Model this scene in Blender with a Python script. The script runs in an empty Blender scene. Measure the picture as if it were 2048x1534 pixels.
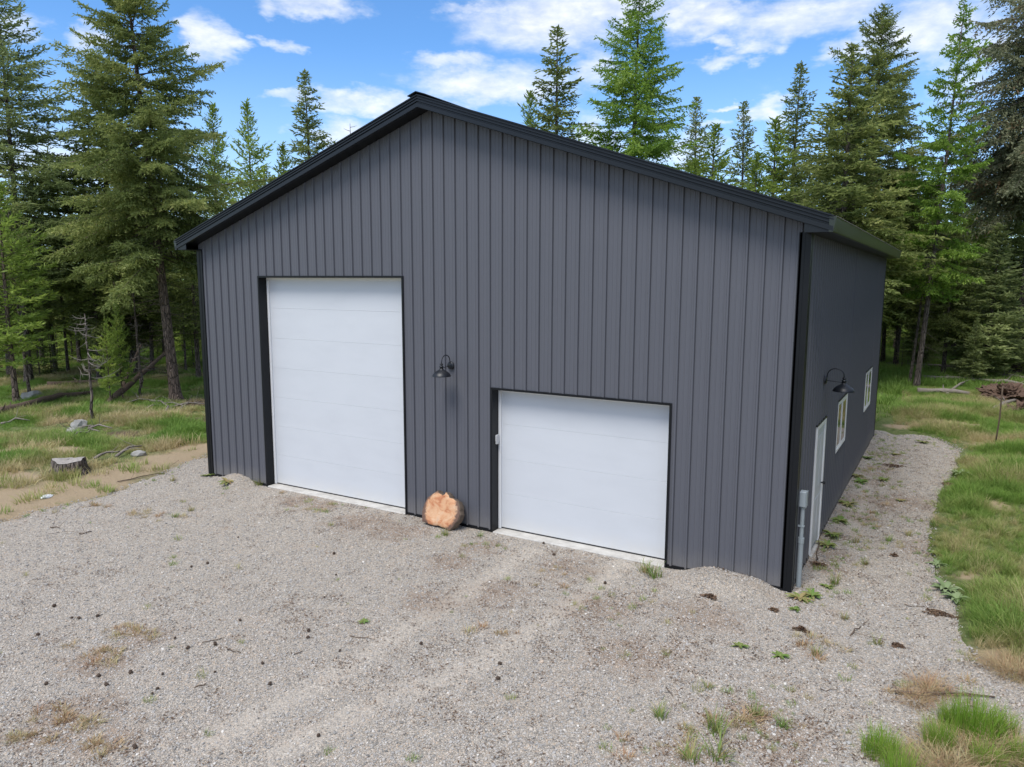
import bpy, bmesh, math, random
import numpy as np
from mathutils import Vector, Matrix
from math import radians as R_, sin, cos, tan, pi

random.seed(7)
RNG = np.random.default_rng(7)
S = bpy.context.scene
COL = S.collection

# ---------------------------------------------------------------- camera
CAM = np.array([13.8587, -10.4397, 4.2576]); YAW, PIT, ROL, FPX = -0.5319, -0.1382, 0.0028, 1491.46
_fw = np.array([sin(YAW) * cos(PIT), cos(YAW) * cos(PIT), sin(PIT)])
_r = np.array([cos(YAW), -sin(YAW), 0.0]); _u = np.cross(_r, _fw)
_r2 = _r * cos(ROL) + _u * sin(ROL); _u2 = -_r * sin(ROL) + _u * cos(ROL)
cd = bpy.data.cameras.new('camera'); cam = bpy.data.objects.new('camera', cd); COL.objects.link(cam)
cd.sensor_width = 36; cd.lens = 36 * FPX / 2048; cd.clip_end = 6000; cd.clip_start = 0.1
cam.matrix_world = Matrix(((_r2[0], _u2[0], -_fw[0], CAM[0]), (_r2[1], _u2[1], -_fw[1], CAM[1]), (_r2[2], _u2[2], -_fw[2], CAM[2]), (0, 0, 0, 1)))
S.camera = cam
def ray(u, v): return _fw + _r2 * (u - 1024) / FPX - _u2 * (v - 767) / FPX
def G(u, v, z=0.0):                     # photo coordinate -> place on the ground
    d = ray(u, v); t = (z - CAM[2]) / d[2]; p = CAM + d * t; return float(p[0]), float(p[1])
def T(u, v, dist):                      # sight line at a horizontal distance -> x, y, height
    d = ray(u, v); t = dist / math.hypot(d[0], d[1]); p = CAM + d * t; return float(p[0]), float(p[1]), float(p[2])
def project(P):
    d = np.asarray(P) - CAM; z = d @ _fw
    return 1024 + FPX * (d @ _r2) / z, 767 - FPX * (d @ _u2) / z, z

# ---------------------------------------------------------------- world, sun, exposure
SUN_EL, SUN_AZ = R_(60), R_(183)        # azimuth clockwise from +y
SUN_STR, SUN_ANG, SKY_STR, EXPO = 2.8, 28, 0.13, 0.30
W = bpy.data.worlds.new('World'); S.world = W; W.use_nodes = True
class NT:
    def __init__(s, nt): s.nt = nt; s.n = nt.nodes; s.l = nt.links
    def put(s, sock, v):
        if isinstance(v, bpy.types.NodeSocket): s.l.new(v, sock)
        elif v is not None: sock.default_value = v
    def m(s, op, a, b=None, c=None, clamp=False):
        n = s.n.new('ShaderNodeMath'); n.operation = op; n.use_clamp = clamp
        s.put(n.inputs[0], a); s.put(n.inputs[1], b)
        if c is not None: s.put(n.inputs[2], c)
        return n.outputs[0]
    def ss(s, v, a, b):
        n = s.n.new('ShaderNodeMapRange'); n.interpolation_type = 'SMOOTHSTEP'
        s.put(n.inputs['Value'], v); n.inputs['From Min'].default_value = a; n.inputs['From Max'].default_value = b
        return n.outputs[0]
    def noise(s, vec, scale, detail=4, rough=.55, dist=0.0):
        n = s.n.new('ShaderNodeTexNoise'); s.put(n.inputs['Vector'], vec); n.inputs['Scale'].default_value = scale
        n.inputs['Detail'].default_value = detail; n.inputs['Roughness'].default_value = rough; n.inputs['Distortion'].default_value = dist
        return n.outputs['Fac']
    def vor(s, vec, scale, feature='F1'):
        n = s.n.new('ShaderNodeTexVoronoi'); n.feature = feature; s.put(n.inputs['Vector'], vec); n.inputs['Scale'].default_value = scale
        return n
    def mix(s, f, a, b, mode='MIX'):
        n = s.n.new('ShaderNodeMix'); n.data_type = 'RGBA'; n.blend_type = mode
        s.put(n.inputs[0], f); s.put(n.inputs[6], c4(a)); s.put(n.inputs[7], c4(b)); return n.outputs[2]
    def ramp(s, f, stops, interp='LINEAR'):
        n = s.n.new('ShaderNodeValToRGB'); s.put(n.inputs[0], f); cr = n.color_ramp; cr.interpolation = interp
        cr.elements[0].position = stops[0][0]; cr.elements[0].color = c4(stops[0][1])
        cr.elements[1].position = stops[-1][0]; cr.elements[1].color = c4(stops[-1][1])
        for p, c in stops[1:-1]: e = cr.elements.new(p); e.color = c4(c)
        return n.outputs[0]
    def coord(s, which='Object'): return s.n.new('ShaderNodeTexCoord').outputs[which]
    def pos(s): return s.n.new('ShaderNodeNewGeometry').outputs['Position']
    def attr(s, name, typ='GEOMETRY'):
        n = s.n.new('ShaderNodeAttribute'); n.attribute_name = name; n.attribute_type = typ; return n.outputs['Fac']
    def scalev(s, v, sc):
        n = s.n.new('ShaderNodeMapping'); s.put(n.inputs['Vector'], v); n.inputs['Scale'].default_value = sc; return n.outputs[0]
def c4(c):
    if isinstance(c, (tuple, list)): return (*c, 1.0) if len(c) == 3 else tuple(c)
    return c
w = NT(W.node_tree); bg = W.node_tree.nodes['Background']
sky = w.n.new('ShaderNodeTexSky'); sky.sky_type = 'NISHITA'; sky.sun_disc = False
sky.sun_elevation = SUN_EL; sky.sun_rotation = SUN_AZ; sky.air_density = 1.0; sky.dust_density = 0.3; sky.ozone_density = 3.0; sky.altitude = 900
gen = w.coord('Generated'); sp = w.n.new('ShaderNodeSeparateXYZ'); w.l.new(gen, sp.inputs[0])
az = w.m('ARCTAN2', sp.outputs[0], sp.outputs[1]); el = w.m('ARCSINE', sp.outputs[2])
cb = w.n.new('ShaderNodeCombineXYZ'); w.l.new(w.m('MULTIPLY', az, 1.0), cb.inputs[0]); w.l.new(w.m('MULTIPLY', el, 2.2), cb.inputs[1])
nbig = w.noise(cb.outputs[0], 7, 7, .58, .3); nfine = w.noise(cb.outputs[0], 26, 5, .6, .2)
wn1 = w.noise(cb.outputs[0], 16, 4, .6); wn2 = w.noise(w.scalev(cb.outputs[0], (1.3, -1.1, 1)), 13, 4, .6)
azw = w.m('ADD', az, w.m('MULTIPLY', w.m('SUBTRACT', wn1, .5), .13)); elw = w.m('ADD', el, w.m('MULTIPLY', w.m('SUBTRACT', wn2, .5), .055))
nn = w.m('ADD', w.m('MULTIPLY', w.m('SUBTRACT', nbig, .5), 2.6), w.m('MULTIPLY', w.m('SUBTRACT', nfine, .5), 1.2))
CL = [(1090, 50, 165, 50, 1), (1180, 15, 230, 35, 1), (1600, 36, 175, 36, 1), (1400, 32, 80, 38, 1), (890, 125, 85, 20, .8), (1000, 168, 180, 34, .9),
      (705, 205, 125, 22, .9), (575, 188, 60, 10, .5), (1195, 140, 70, 40, .7), (690, 268, 75, 34, .9), (425, 80, 50, 45, .7), (185, 78, 45, 26, .7), (30, 62, 50, 30, .6), (640, 8, 90, 20, .9),
      (545, 92, 40, 14, .5), (1540, 217, 48, 22, 1), (1500, 92, 60, 17, .7), (1435, 122, 60, 14, .6), (1430, 84, 40, 12, .6), (1860, 55, 120, 55, .9), (1700, 108, 60, 22, .7),
      (1950, 95, 90, 90, .5), (1440, 208, 28, 7, .6), (1430, 245, 40, 10, .5), (540, 10, 50, 18, .3), (1350, 300, 120, 34, .5), (90, 320, 120, 60, .5), (960, 12, 80, 14, .5), (1190, 275, 60, 60, .6)]
dens = None
for (px, py, wx, wy, k) in CL:
    d = ray(px, py); a0 = math.atan2(d[0], d[1]); e0 = math.asin(d[2] / np.linalg.norm(d))
    sx = wx / FPX * .86; sy = wy / FPX * .9
    e = w.m('SUBTRACT', k, w.m('ADD', w.m('POWER', w.m('ABSOLUTE', w.m('DIVIDE', w.m('SUBTRACT', azw, a0), sx)), 2.0), w.m('POWER', w.m('ABSOLUTE', w.m('DIVIDE', w.m('SUBTRACT', elw, e0), sy)), 2.0)))
    e = w.m('MAXIMUM', e, -1.4)
    dens = e if dens is None else w.m('MAXIMUM', dens, e)
dens = w.m('ADD', w.m('ADD', dens, nn), .12)
# unseen rest of the sky: broken cloud, thickened to make ambient light less blue
far = w.m('SUBTRACT', w.m('MULTIPLY', w.noise(cb.outputs[0], 3.1, 7, .6, .4), 6.0), 2.55)
outm = w.ss(w.m('ABSOLUTE', w.m('ADD', az, -YAW)), .68, .85); upm = w.ss(el, .42, .56)
outm = w.m('MAXIMUM', outm, upm)
mixd = w.m('ADD', w.m('MULTIPLY', dens, w.m('SUBTRACT', 1.0, outm)), w.m('MULTIPLY', far, outm))
cf = w.m('MULTIPLY', w.ss(mixd, -1.0, 2.1), .97)
tint = w.mix(1.0, sky.outputs[0], (.76, 1.10, 1.36), 'MULTIPLY')
hz = w.ss(el, .30, -.02)
skyc = w.mix(w.m('MULTIPLY', hz, .62), tint, (5.2, 6.2, 7.6))
shade_c = w.mix(w.ss(nfine, .3, .75), (6.2, 6.4, 6.8), (7.7, 7.7, 7.8))
allc = w.mix(cf, skyc, shade_c)
w.l.new(allc, bg.inputs[0]); bg.inputs[1].default_value = SKY_STR
sl = bpy.data.lights.new('sun', 'SUN'); sl.energy = SUN_STR; sl.angle = R_(SUN_ANG); sl.color = (1, .955, .89)
so = bpy.data.objects.new('sun', sl); COL.objects.link(so)
sd = Vector((sin(SUN_AZ) * cos(SUN_EL), cos(SUN_AZ) * cos(SUN_EL), sin(SUN_EL)))
so.rotation_euler = sd.to_track_quat('Z', 'Y').to_euler(); so.location = (0, -20, 30)
S.view_settings.view_transform = 'Standard'; S.view_settings.look = 'None'
S.view_settings.exposure = EXPO; S.view_settings.gamma = 1; S.view_settings.use_curve_mapping = False

# ---------------------------------------------------------------- helpers
def tag(o, label=None, cat=None, group=None, kind=None):
    if label: o['label'] = label
    if cat: o['category'] = cat
    if group: o['group'] = group
    if kind: o['kind'] = kind
    return o
def empty(name, loc, label=None, cat=None, group=None, parent=None, rz=0):
    o = bpy.data.objects.new(name, None); COL.objects.link(o); o.empty_display_size = .2
    o.location = loc; o.rotation_euler = (0, 0, rz)
    if parent: o.parent = parent
    return tag(o, label, cat, group)
def mesh_obj(name, me, parent=None, loc=None):
    o = bpy.data.objects.new(name, me); COL.objects.link(o)
    if parent: o.parent = parent
    if loc is not None: o.location = loc
    return o
class MB:
    def __init__(s): s.v = []; s.f = []; s.smooth = False
    def add(s, vs, fs):
        b = len(s.v); s.v += [tuple(map(float, v)) for v in vs]; s.f += [tuple(i + b for i in f) for f in fs]
    def box(s, x0, x1, y0, y1, z0, z1):
        s.add([(x0, y0, z0), (x1, y0, z0), (x1, y1, z0), (x0, y1, z0), (x0, y0, z1), (x1, y0, z1), (x1, y1, z1), (x0, y1, z1)],
              [(3, 2, 1, 0), (4, 5, 6, 7), (0, 1, 5, 4), (1, 2, 6, 5), (2, 3, 7, 6), (3, 0, 4, 7)])
    def tube(s, pts, rad, n=8, cap=True):
        pts = [np.array(p, float) for p in pts]; b = len(s.v)
        if not hasattr(rad, '__len__'): rad = [rad] * len(pts)
        for i, p in enumerate(pts):
            t = pts[min(i + 1, len(pts) - 1)] - pts[max(i - 1, 0)]; t /= np.linalg.norm(t) + 1e-9
            a = np.cross(t, (0, 0, 1) if abs(t[2]) < .9 else (1, 0, 0)); a /= np.linalg.norm(a); c = np.cross(t, a)
            for k in range(n):
                q = p + rad[i] * (a * cos(2 * pi * k / n) + c * sin(2 * pi * k / n)); s.v.append(tuple(q))
        for i in range(len(pts) - 1):
            for k in range(n):
                s.f.append((b + i * n + k, b + i * n + (k + 1) % n, b + (i + 1) * n + (k + 1) % n, b + (i + 1) * n + k))
        if cap:
            s.f.append(tuple(b + k for k in range(n))[::-1]); s.f.append(tuple(b + (len(pts) - 1) * n + k for k in range(n)))
    def lathe(s, prof, n=24, c=(0, 0, 0)):
        b = len(s.v)
        for r, z in prof:
            for k in range(n): s.v.append((c[0] + r * cos(2 * pi * k / n), c[1] + r * sin(2 * pi * k / n), c[2] + z))
        for i in range(len(prof) - 1):
            for k in range(n): s.f.append((b + i * n + k, b + i * n + (k + 1) % n, b + (i + 1) * n + (k + 1) % n, b + (i + 1) * n + k))
    def build(s, name, mat, parent=None, loc=None, smooth=None, bevel=0, fix=True):
        me = bpy.data.meshes.new(name); me.from_pydata(s.v, [], s.f)
        if fix:
            bm = bmesh.new(); bm.from_mesh(me); bmesh.ops.recalc_face_normals(bm, faces=bm.faces)
            if bevel: bmesh.ops.bevel(bm, geom=[e for e in bm.edges if len(e.link_faces) == 2 and e.calc_face_angle(0) > .5], offset=bevel, segments=1, affect='EDGES')
            bm.to_mesh(me); bm.free()
        if smooth or (smooth is None and s.smooth):
            for p in me.polygons: p.use_smooth = True
        me.materials.append(mat)
        return mesh_obj(name, me, parent, loc)
def np_mesh(name, V, F, mat, attrs=None, smooth=False):
    """V (n,3), F (m,k) with constant k"""
    me = bpy.data.meshes.new(name); V = np.ascontiguousarray(V, dtype=np.float32); F = np.ascontiguousarray(F, dtype=np.int32)
    me.vertices.add(len(V)); me.vertices.foreach_set('co', V.ravel())
    k = F.shape[1]; me.loops.add(F.size); me.loops.foreach_set('vertex_index', F.ravel())
    me.polygons.add(len(F)); me.polygons.foreach_set('loop_start', np.arange(0, F.size, k, dtype=np.int32))
    me.update(calc_edges=True)
    if smooth: me.polygons.foreach_set('use_smooth', np.ones(len(F), bool))
    for n_, a in (attrs or {}).items():
        at = me.attributes.new(n_, 'FLOAT', 'POINT'); at.data.foreach_set('value', np.ascontiguousarray(a, dtype=np.float32))
    if mat: me.materials.append(mat)
    return me
def vnoise(x, y, s=1.0, seed=0):
    x = np.asarray(x, float) * s + 100.3 + seed * 17.1; y = np.asarray(y, float) * s + 57.7 + seed * 9.3
    xi = np.floor(x); yi = np.floor(y); fx = x - xi; fy = y - yi
    def h(a, b): t = np.sin(a * 127.1 + b * 311.7 + seed * 3.3) * 43758.5453; return t - np.floor(t)
    fx = fx * fx * (3 - 2 * fx); fy = fy * fy * (3 - 2 * fy)
    return (h(xi, yi) * (1 - fx) + h(xi + 1, yi) * fx) * (1 - fy) + (h(xi, yi + 1) * (1 - fx) + h(xi + 1, yi + 1) * fx) * fy
def fbm(x, y, s=1.0, seed=0, o=4):
    t = 0; a = .5
    for i in range(o): t = t + a * vnoise(x, y, s * 2 ** i, seed + i); a *= .5
    return t / (1 - .5 ** o)
def sstep(a, b, x): t = np.clip((np.asarray(x, float) - a) / (b - a), 0, 1); return t * t * (3 - 2 * t)

# ---------------------------------------------------------------- materials
def new_mat(name):
    m = bpy.data.materials.new(name); m.use_nodes = True
    t = NT(m.node_tree); return m, t, t.n['Principled BSDF']
def bump(t, b, h, strength=.3, dist=.01):
    n = t.n.new('ShaderNodeBump'); n.inputs['Strength'].default_value = strength; n.inputs['Distance'].default_value = dist
    t.l.new(h, n.inputs['Height']); t.l.new(n.outputs[0], b.inputs['Normal'])
def simple(name, col, rough=.5, metal=0, var=.08, nscale=6, bmp=0, spec=.5, coat=0):
    m, t, b = new_mat(name); nz = t.noise(t.pos(), nscale, 5)
    f = t.m('ADD', t.m('MULTIPLY', nz, var * 2), 1 - var)
    b.inputs['Roughness'].default_value = rough; b.inputs['Metallic'].default_value = metal
    b.inputs['Specular IOR Level'].default_value = spec; b.inputs['Coat Weight'].default_value = coat
    mx = t.n.new('ShaderNodeVectorMath'); mx.operation = 'SCALE'; mx.inputs[0].default_value = col; t.l.new(f, mx.inputs['Scale'])
    t.l.new(mx.outputs[0], b.inputs['Base Color'])
    if bmp: bump(t, b, t.noise(t.pos(), nscale * 8, 4), bmp, .01)
    return m
M = {}
def wall_mat(name, col, rough):
    m, t, b = new_mat(name); p = t.pos()
    st = t.noise(t.scalev(p, (9, 9, .35)), 1.6, 5); bl = t.noise(p, .7, 3)
    dust = t.ss(t.m('ADD', t.m('MULTIPLY', t.noise(p, 2.3, 4), .5), t.m('MULTIPLY', sepz(t, p), -1.4)), -.35, .35)
    c = t.mix(t.m('MULTIPLY', st, .5), col, tuple(v * .86 for v in col)); c = t.mix(t.m('MULTIPLY', bl, .3), c, tuple(v * 1.1 for v in col))
    c = t.mix(t.m('MULTIPLY', dust, .30), c, (.3, .27, .23))
    t.l.new(c, b.inputs['Base Color']); b.inputs['Metallic'].default_value = .0
    t.l.new(t.m('ADD', t.m('MULTIPLY', bl, .14), rough - .07), b.inputs['Roughness'])
    b.inputs['Specular IOR Level'].default_value = .3; bump(t, b, t.noise(t.scalev(p, (1, 1, .5)), 3.0, 3), .12, .02)
    return m
def sepz(t, p):
    n = t.n.new('ShaderNodeSeparateXYZ'); t.l.new(p, n.inputs[0]); return n.outputs[2]
M['wall'] = wall_mat('charcoal_panel', (.106, .109, .126), .42)
M['side'] = M['wall']
M['black'] = simple('black_trim', (.008, .009, .011), .36, var=.2, nscale=3, spec=.25)
M['roofm'] = simple('roof_metal', (.008, .010, .013), .3, var=.15, nscale=2, spec=.35)
M['dark'] = simple('dark_interior', (.01, .01, .01), .9)
M['lampm'] = simple('lamp_black', (.008, .010, .014), .42, var=.1)
m, t, b = new_mat('white_door'); p = t.pos()
c = t.mix(t.ss(t.noise(t.scalev(p, (1, 1, 3)), 1.2, 4), .35, .8), (.585, .605, .635), (.56, .58, .61)); c = t.mix(t.m('MULTIPLY', t.ss(sepz(t, p), .35, -.02), t.noise(p, 5, 4)), c, (.6, .58, .54))
t.l.new(c, b.inputs['Base Color']); b.inputs['Roughness'].default_value = .42
bump(t, b, t.noise(t.scalev(p, (2, 1, 40)), 3, 3), .06, .004); M['door'] = m
M['white'] = simple('white_vinyl', (.8, .8, .8), .35, var=.04)
M['seal'] = simple('rubber_seal', (.02, .02, .02), .7)
M['grey_plastic'] = simple('grey_conduit', (.32, .36, .38), .45, var=.08, nscale=9)
M['keypad'] = simple('keypad_plastic', (.55, .55, .55), .5, var=.05)
m, t, b = new_mat('concrete'); p = t.pos()
c = t.ramp(t.noise(p, 4, 6, .65), [(.3, (.36, .34, .31)), (.55, (.52, .5, .46)), (.75, (.6, .58, .54))])
t.l.new(c, b.inputs['Base Color']); b.inputs['Roughness'].default_value = .85; bump(t, b, t.noise(p, 60, 4), .3, .004); M['concrete'] = m
m, t, b = new_mat('window_glass'); b.inputs['Base Color'].default_value = (.012, .014, .016, 1); b.inputs['Roughness'].default_value = .03; b.inputs['Specular IOR Level'].default_value = .9; M['glass'] = m
# gravel
def gravel_color(t, p):
    v = t.vor(p, 46); v2 = t.vor(p, 85)
    sc = t.n.new('ShaderNodeSeparateColor'); t.l.new(v.outputs['Color'], sc.inputs[0])
    sc2 = t.n.new('ShaderNodeSeparateColor'); t.l.new(v2.outputs['Color'], sc2.inputs[0])
    stops = [(0, (.15, .145, .14)), (.12, (.26, .245, .225)), (.32, (.37, .35, .325)), (.52, (.46, .425, .385)), (.68, (.40, .395, .385)), (.8, (.54, .44, .34)), (.9, (.60, .565, .52)), (1, (.74, .71, .66))]
    c = t.mix(t.m('LESS_THAN', sc2.outputs[1], .5), t.ramp(sc.outputs[0], stops), t.ramp(sc2.outputs[0], stops))
    return c, v, v2
m, t, b = new_mat('gravel'); p = t.pos(); c, v, v2 = gravel_color(t, p)
edge = t.m('MULTIPLY', t.ss(v2.outputs['Distance'], .35, .75), .4); c = t.mix(edge, c, (.15, .13, .11))
dirt = t.attr('dirt'); track = t.attr('track'); big = t.noise(p, .55, 5, .6); med = t.noise(p, 3.5, 6, .7)
dm = t.ss(t.m('ADD', t.m('MULTIPLY', dirt, .9), t.m('ADD', t.m('MULTIPLY', t.m('SUBTRACT', med, .5), 1.6), t.m('MULTIPLY', t.m('SUBTRACT', big, .5), .9))), .25, .95)
c = t.mix(t.m('MULTIPLY', dm, .62), c, (.24, .165, .115)); c = t.mix(t.m('MULTIPLY', t.ss(t.noise(p, 1.7, 6, .75), .52, .72), .30), c, (.42, .31, .23)); c = t.mix(t.m('MULTIPLY', t.ss(t.noise(p, .9, 5, .7), .55, .75), .22), c, (.27, .26, .25))
bl = t.m('ADD', t.m('MULTIPLY', t.m('SUBTRACT', big, .5), .9), .5)
c = t.mix(t.m('MULTIPLY', bl, .25), c, (.48, .45, .41))
tr = t.ss(t.m('ADD', track, t.m('MULTIPLY', t.m('SUBTRACT', med, .5), .9)), .35, 1.0)
c = t.mix(t.m('MULTIPLY', tr, .24), c, (.49, .465, .43))
c = t.mix(1.0, c, (1.0, .95, .875), 'MULTIPLY'); t.l.new(c, b.inputs['Base Color']); b.inputs['Roughness'].default_value = .9
hh = t.m('SUBTRACT', 1.0, t.m('MULTIPLY', t.m('ADD', v.outputs['Distance'], v2.outputs['Distance']), t.m('SUBTRACT', 1.0, t.m('MULTIPLY', tr, .6))))
bump(t, b, hh, .8, .012); M['gravel'] = m
m, t, b = new_mat('pebble')
oi = t.n.new('ShaderNodeObjectInfo')
c = t.ramp(oi.outputs['Random'], [(0, (.14, .135, .13)), (.15, (.27, .255, .235)), (.4, (.39, .37, .345)), (.6, (.43, .395, .355)), (.75, (.37, .36, .35)), (.88, (.50, .39, .29)), (.96, (.52, .49, .45)), (1, (.70, .66, .60))])
c = t.mix(t.m('MULTIPLY', t.noise(t.coord('Object'), 9, 3), .3), c, (.42, .40, .37)); t.l.new(c, b.inputs['Base Color']); b.inputs['Roughness'].default_value = .85; M['pebble'] = m
# soil / grass ground
m, t, b = new_mat('ground'); p = t.pos(); straw = t.attr('straw'); soil = t.attr('soil')
n1 = t.noise(p, 1.1, 6, .65); n2 = t.noise(p, 9, 6, .7); n3 = t.noise(p, 40, 4, .7)
c = t.ramp(n2, [(.25, (.06, .08, .02)), (.5, (.12, .16, .04)), (.7, (.22, .21, .09)), (.85, (.34, .27, .15))])
c = t.mix(t.ss(t.m('ADD', straw, t.m('MULTIPLY', t.m('SUBTRACT', n1, .5), 1.2)), .3, .8), c, t.mix(n3, (.30, .22, .13), (.52, .40, .26)))
c = t.mix(t.ss(t.m('ADD', soil, t.m('MULTIPLY', t.m('SUBTRACT', n2, .5), 1.2)), .35, .8), c, t.mix(n3, (.07, .045, .028), (.17, .11, .07)))
t.l.new(c, b.inputs['Base Color']); b.inputs['Roughness'].default_value = .95
bump(t, b, t.m('ADD', n2, t.m('MULTIPLY', n3, .6)), .9, .06); M['ground'] = m
def leaf_mat(name, stops, src=('tint', 'GEOMETRY'), trans=.5, rough=.6, orand=.25, k=1.0):
    stops = [(q_, tuple(v_ * k for v_ in c_)) for q_, c_ in stops]
    m, t, b = new_mat(name); a = t.attr(*src); oi = t.n.new('ShaderNodeObjectInfo')
    nz = t.noise(t.pos(), .9, 3)
    f = t.m('ADD', t.m('ADD', t.m('MULTIPLY', a, .75), t.m('MULTIPLY', nz, .3)), t.m('MULTIPLY', t.m('SUBTRACT', oi.outputs['Random'], .5), orand), clamp=True)
    c = t.ramp(f, stops); t.l.new(c, b.inputs['Base Color']); b.inputs['Roughness'].default_value = rough; b.inputs['Specular IOR Level'].default_value = .3
    tr = t.n.new('ShaderNodeBsdfTranslucent'); t.l.new(c, tr.inputs[0]); mx = t.n.new('ShaderNodeMixShader'); mx.inputs[0].default_value = trans
    t.l.new(b.outputs[0], mx.inputs[1]); t.l.new(tr.outputs[0], mx.inputs[2]); t.l.new(mx.outputs[0], t.n['Material Output'].inputs[0]); return m
M['fir'] = leaf_mat('fir_needles', [(0, (.045, .06, .018)), (.5, (.095, .12, .035)), (.85, (.17, .195, .06)), (1, (.25, .25, .09))], k=1.85)
M['fir2'] = leaf_mat('young_fir_needles', [(0, (.07, .09, .035)), (.5, (.15, .18, .07)), (.85, (.24, .27, .11)), (1, (.33, .34, .17))], k=1.85)
M['dark_spruce'] = leaf_mat('dark_spruce_needles', [(0, (.025, .028, .015)), (.45, (.06, .07, .035)), (.7, (.12, .13, .075)), (.88, (.19, .2, .12)), (1, (.13, .08, .045))], k=1.85)
M['larch'] = leaf_mat('larch_needles', [(0, (.06, .11, .02)), (.5, (.14, .24, .035)), (.85, (.24, .36, .06)), (1, (.34, .44, .1))], k=1.15)
M['larch_grey'] = leaf_mat('pale_larch_needles', [(0, (.07, .09, .03)), (.5, (.13, .16, .06)), (1, (.21, .24, .10))], k=1.85)
M['pine'] = leaf_mat('pine_needles', [(0, (.055, .08, .018)), (.5, (.13, .18, .035)), (.85, (.22, .28, .06)), (1, (.34, .35, .10))], k=1.85)
GR = [(0, (.66, .50, .33)), (.16, (.55, .47, .25)), (.34, (.36, .39, .13)), (.55, (.26, .37, .085)), (.8, (.18, .31, .06)), (1, (.32, .48, .09))]
M['grass'] = leaf_mat('grass_blades', GR, ('tint', 'INSTANCER'), .4, orand=.1)
M['weed'] = leaf_mat('weed_leaves', [(0, (.44, .30, .15)), (.3, (.34, .32, .13)), (.6, (.20, .28, .07)), (1, (.15, .27, .06))], ('tint', 'GEOMETRY'), .3, orand=.5)
M['dryweed'] = leaf_mat('dry_weed_leaves', [(0, (.42, .24, .14)), (.5, (.52, .39, .23)), (1, (.42, .40, .2))], ('tint', 'GEOMETRY'), .3, orand=.5)
M['litterleaf'] = leaf_mat('litter_bits', [(0, (.05, .03, .02)), (.5, (.13, .08, .05)), (.85, (.22, .14, .09)), (1, (.33, .24, .15))], ('tint', 'GEOMETRY'), .05)
M['paleweed'] = leaf_mat('mullein_leaves', [(0, (.16, .22, .09)), (.5, (.24, .32, .15)), (1, (.34, .40, .22))], ('tint', 'GEOMETRY'), .2, orand=.3)
def bark(name, c0, c1, c2, sc=1.0):
    m, t, b = new_mat(name); p = t.coord('Object')
    v = t.vor(t.scalev(p, (14 * sc, 14 * sc, 3.2 * sc)), 1.0, 'DISTANCE_TO_EDGE'); nz = t.noise(t.scalev(p, (6, 6, 1.5)), 2.2, 6, .7)
    c = t.ramp(nz, [(.3, c0), (.5, c1), (.72, c2)]); c = t.mix(t.ss(v.outputs[0], .10, .0), c, tuple(x * .3 for x in c0))
    t.l.new(c, b.inputs['Base Color']); b.inputs['Roughness'].default_value = .95
    bump(t, b, t.m('ADD', t.ss(v.outputs[0], 0, .2), nz), .9, .04); return m
M['bark'] = bark('fir_bark', (.09, .065, .05), (.21, .15, .115), (.38, .28, .21))
M['bark_grey'] = bark('grey_bark', (.08, .06, .05), (.16, .13, .11), (.3, .25, .21))
M['deadwood'] = simple('dead_wood', (.22, .19, .165), .9, var=.45, nscale=7, bmp=.5)
M['bark_log'] = simple('fallen_bark', (.10, .07, .05), .95, var=.6, nscale=5, bmp=.7)
M['rotwood'] = simple('rotten_wood', (.26, .11, .05), .95, var=.5, nscale=6, bmp=.7)
M['cone'] = simple('cone_scales', (.075, .05, .035), .9, var=.4, nscale=40, bmp=.6)
M['twig'] = simple('twig_bark', (.12, .085, .06), .9, var=.4, nscale=20)
M['rock'] = simple('rock', (.32, .31, .29), .9, var=.35, nscale=5, bmp=.6)
M['litter'] = simple('forest_litter', (.14, .09, .06), .95, var=.6, nscale=14, bmp=.9)
M['red_earth'] = simple('red_earth', (.12, .075, .052), .95, var=.5, nscale=6, bmp=.9)
M['whitescrap'] = simple('white_plastic', (.7, .72, .74), .4, var=.1)

# ---------------------------------------------------------------- ground shape
BW, BD = 12.19, 12.3; HE = 4.88; SL = 0.340; RX = BW / 2
J1, J2, J3, J4 = 1.83, 5.47, 7.345, 10.40; HT, HS = 4.29, 2.45
padpx = [(0, 1032), (100, 1010), (180, 988), (280, 957), (360, 926), (415, 903)]
PAD = [G(-400, 1180), G(-180, 1085)] + [G(*q) for q in padpx] + [(-.9, 3), (-.8, 13.4), (6, 13.6), (12.6, 13.4)] + \
      [G(*q) for q in [(1860, 870), (1905, 880), (1938, 896), (1925, 940), (1890, 1000), (1880, 1060), (1888, 1130), (1920, 1195), (1945, 1260), (1985, 1312), (2048, 1338), (2200, 1370)]] + [(19, -3.5), (24, -7), (24, -26), (-10, -26), (-14, -12)]
PAD = np.array(PAD)
def sdist(x, y, P=PAD):
    """positive inside"""
    x = np.asarray(x, float); y = np.asarray(y, float); best = np.full(x.shape, 1e9); ins = np.zeros(x.shape, bool); n = len(P)
    for i in range(n):
        ax, ay = P[i]; bx, by = P[(i + 1) % n]; dx, dy = bx - ax, by - ay
        tt = np.clip(((x - ax) * dx + (y - ay) * dy) / (dx * dx + dy * dy), 0, 1)
        best = np.minimum(best, np.hypot(x - ax - tt * dx, y - ay - tt * dy))
        cnd = ((ay > y) != (by > y)) & (x < (bx - ax) * (y - ay) / (by - ay + 1e-12) + ax); ins ^= cnd
    return np.where(ins, best, -best)
def sdn(x, y): return sdist(x, y) + (fbm(x, y, 1.3, 5) - .5) * .7 + (fbm(x, y, 5, 15) - .5) * .28
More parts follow.
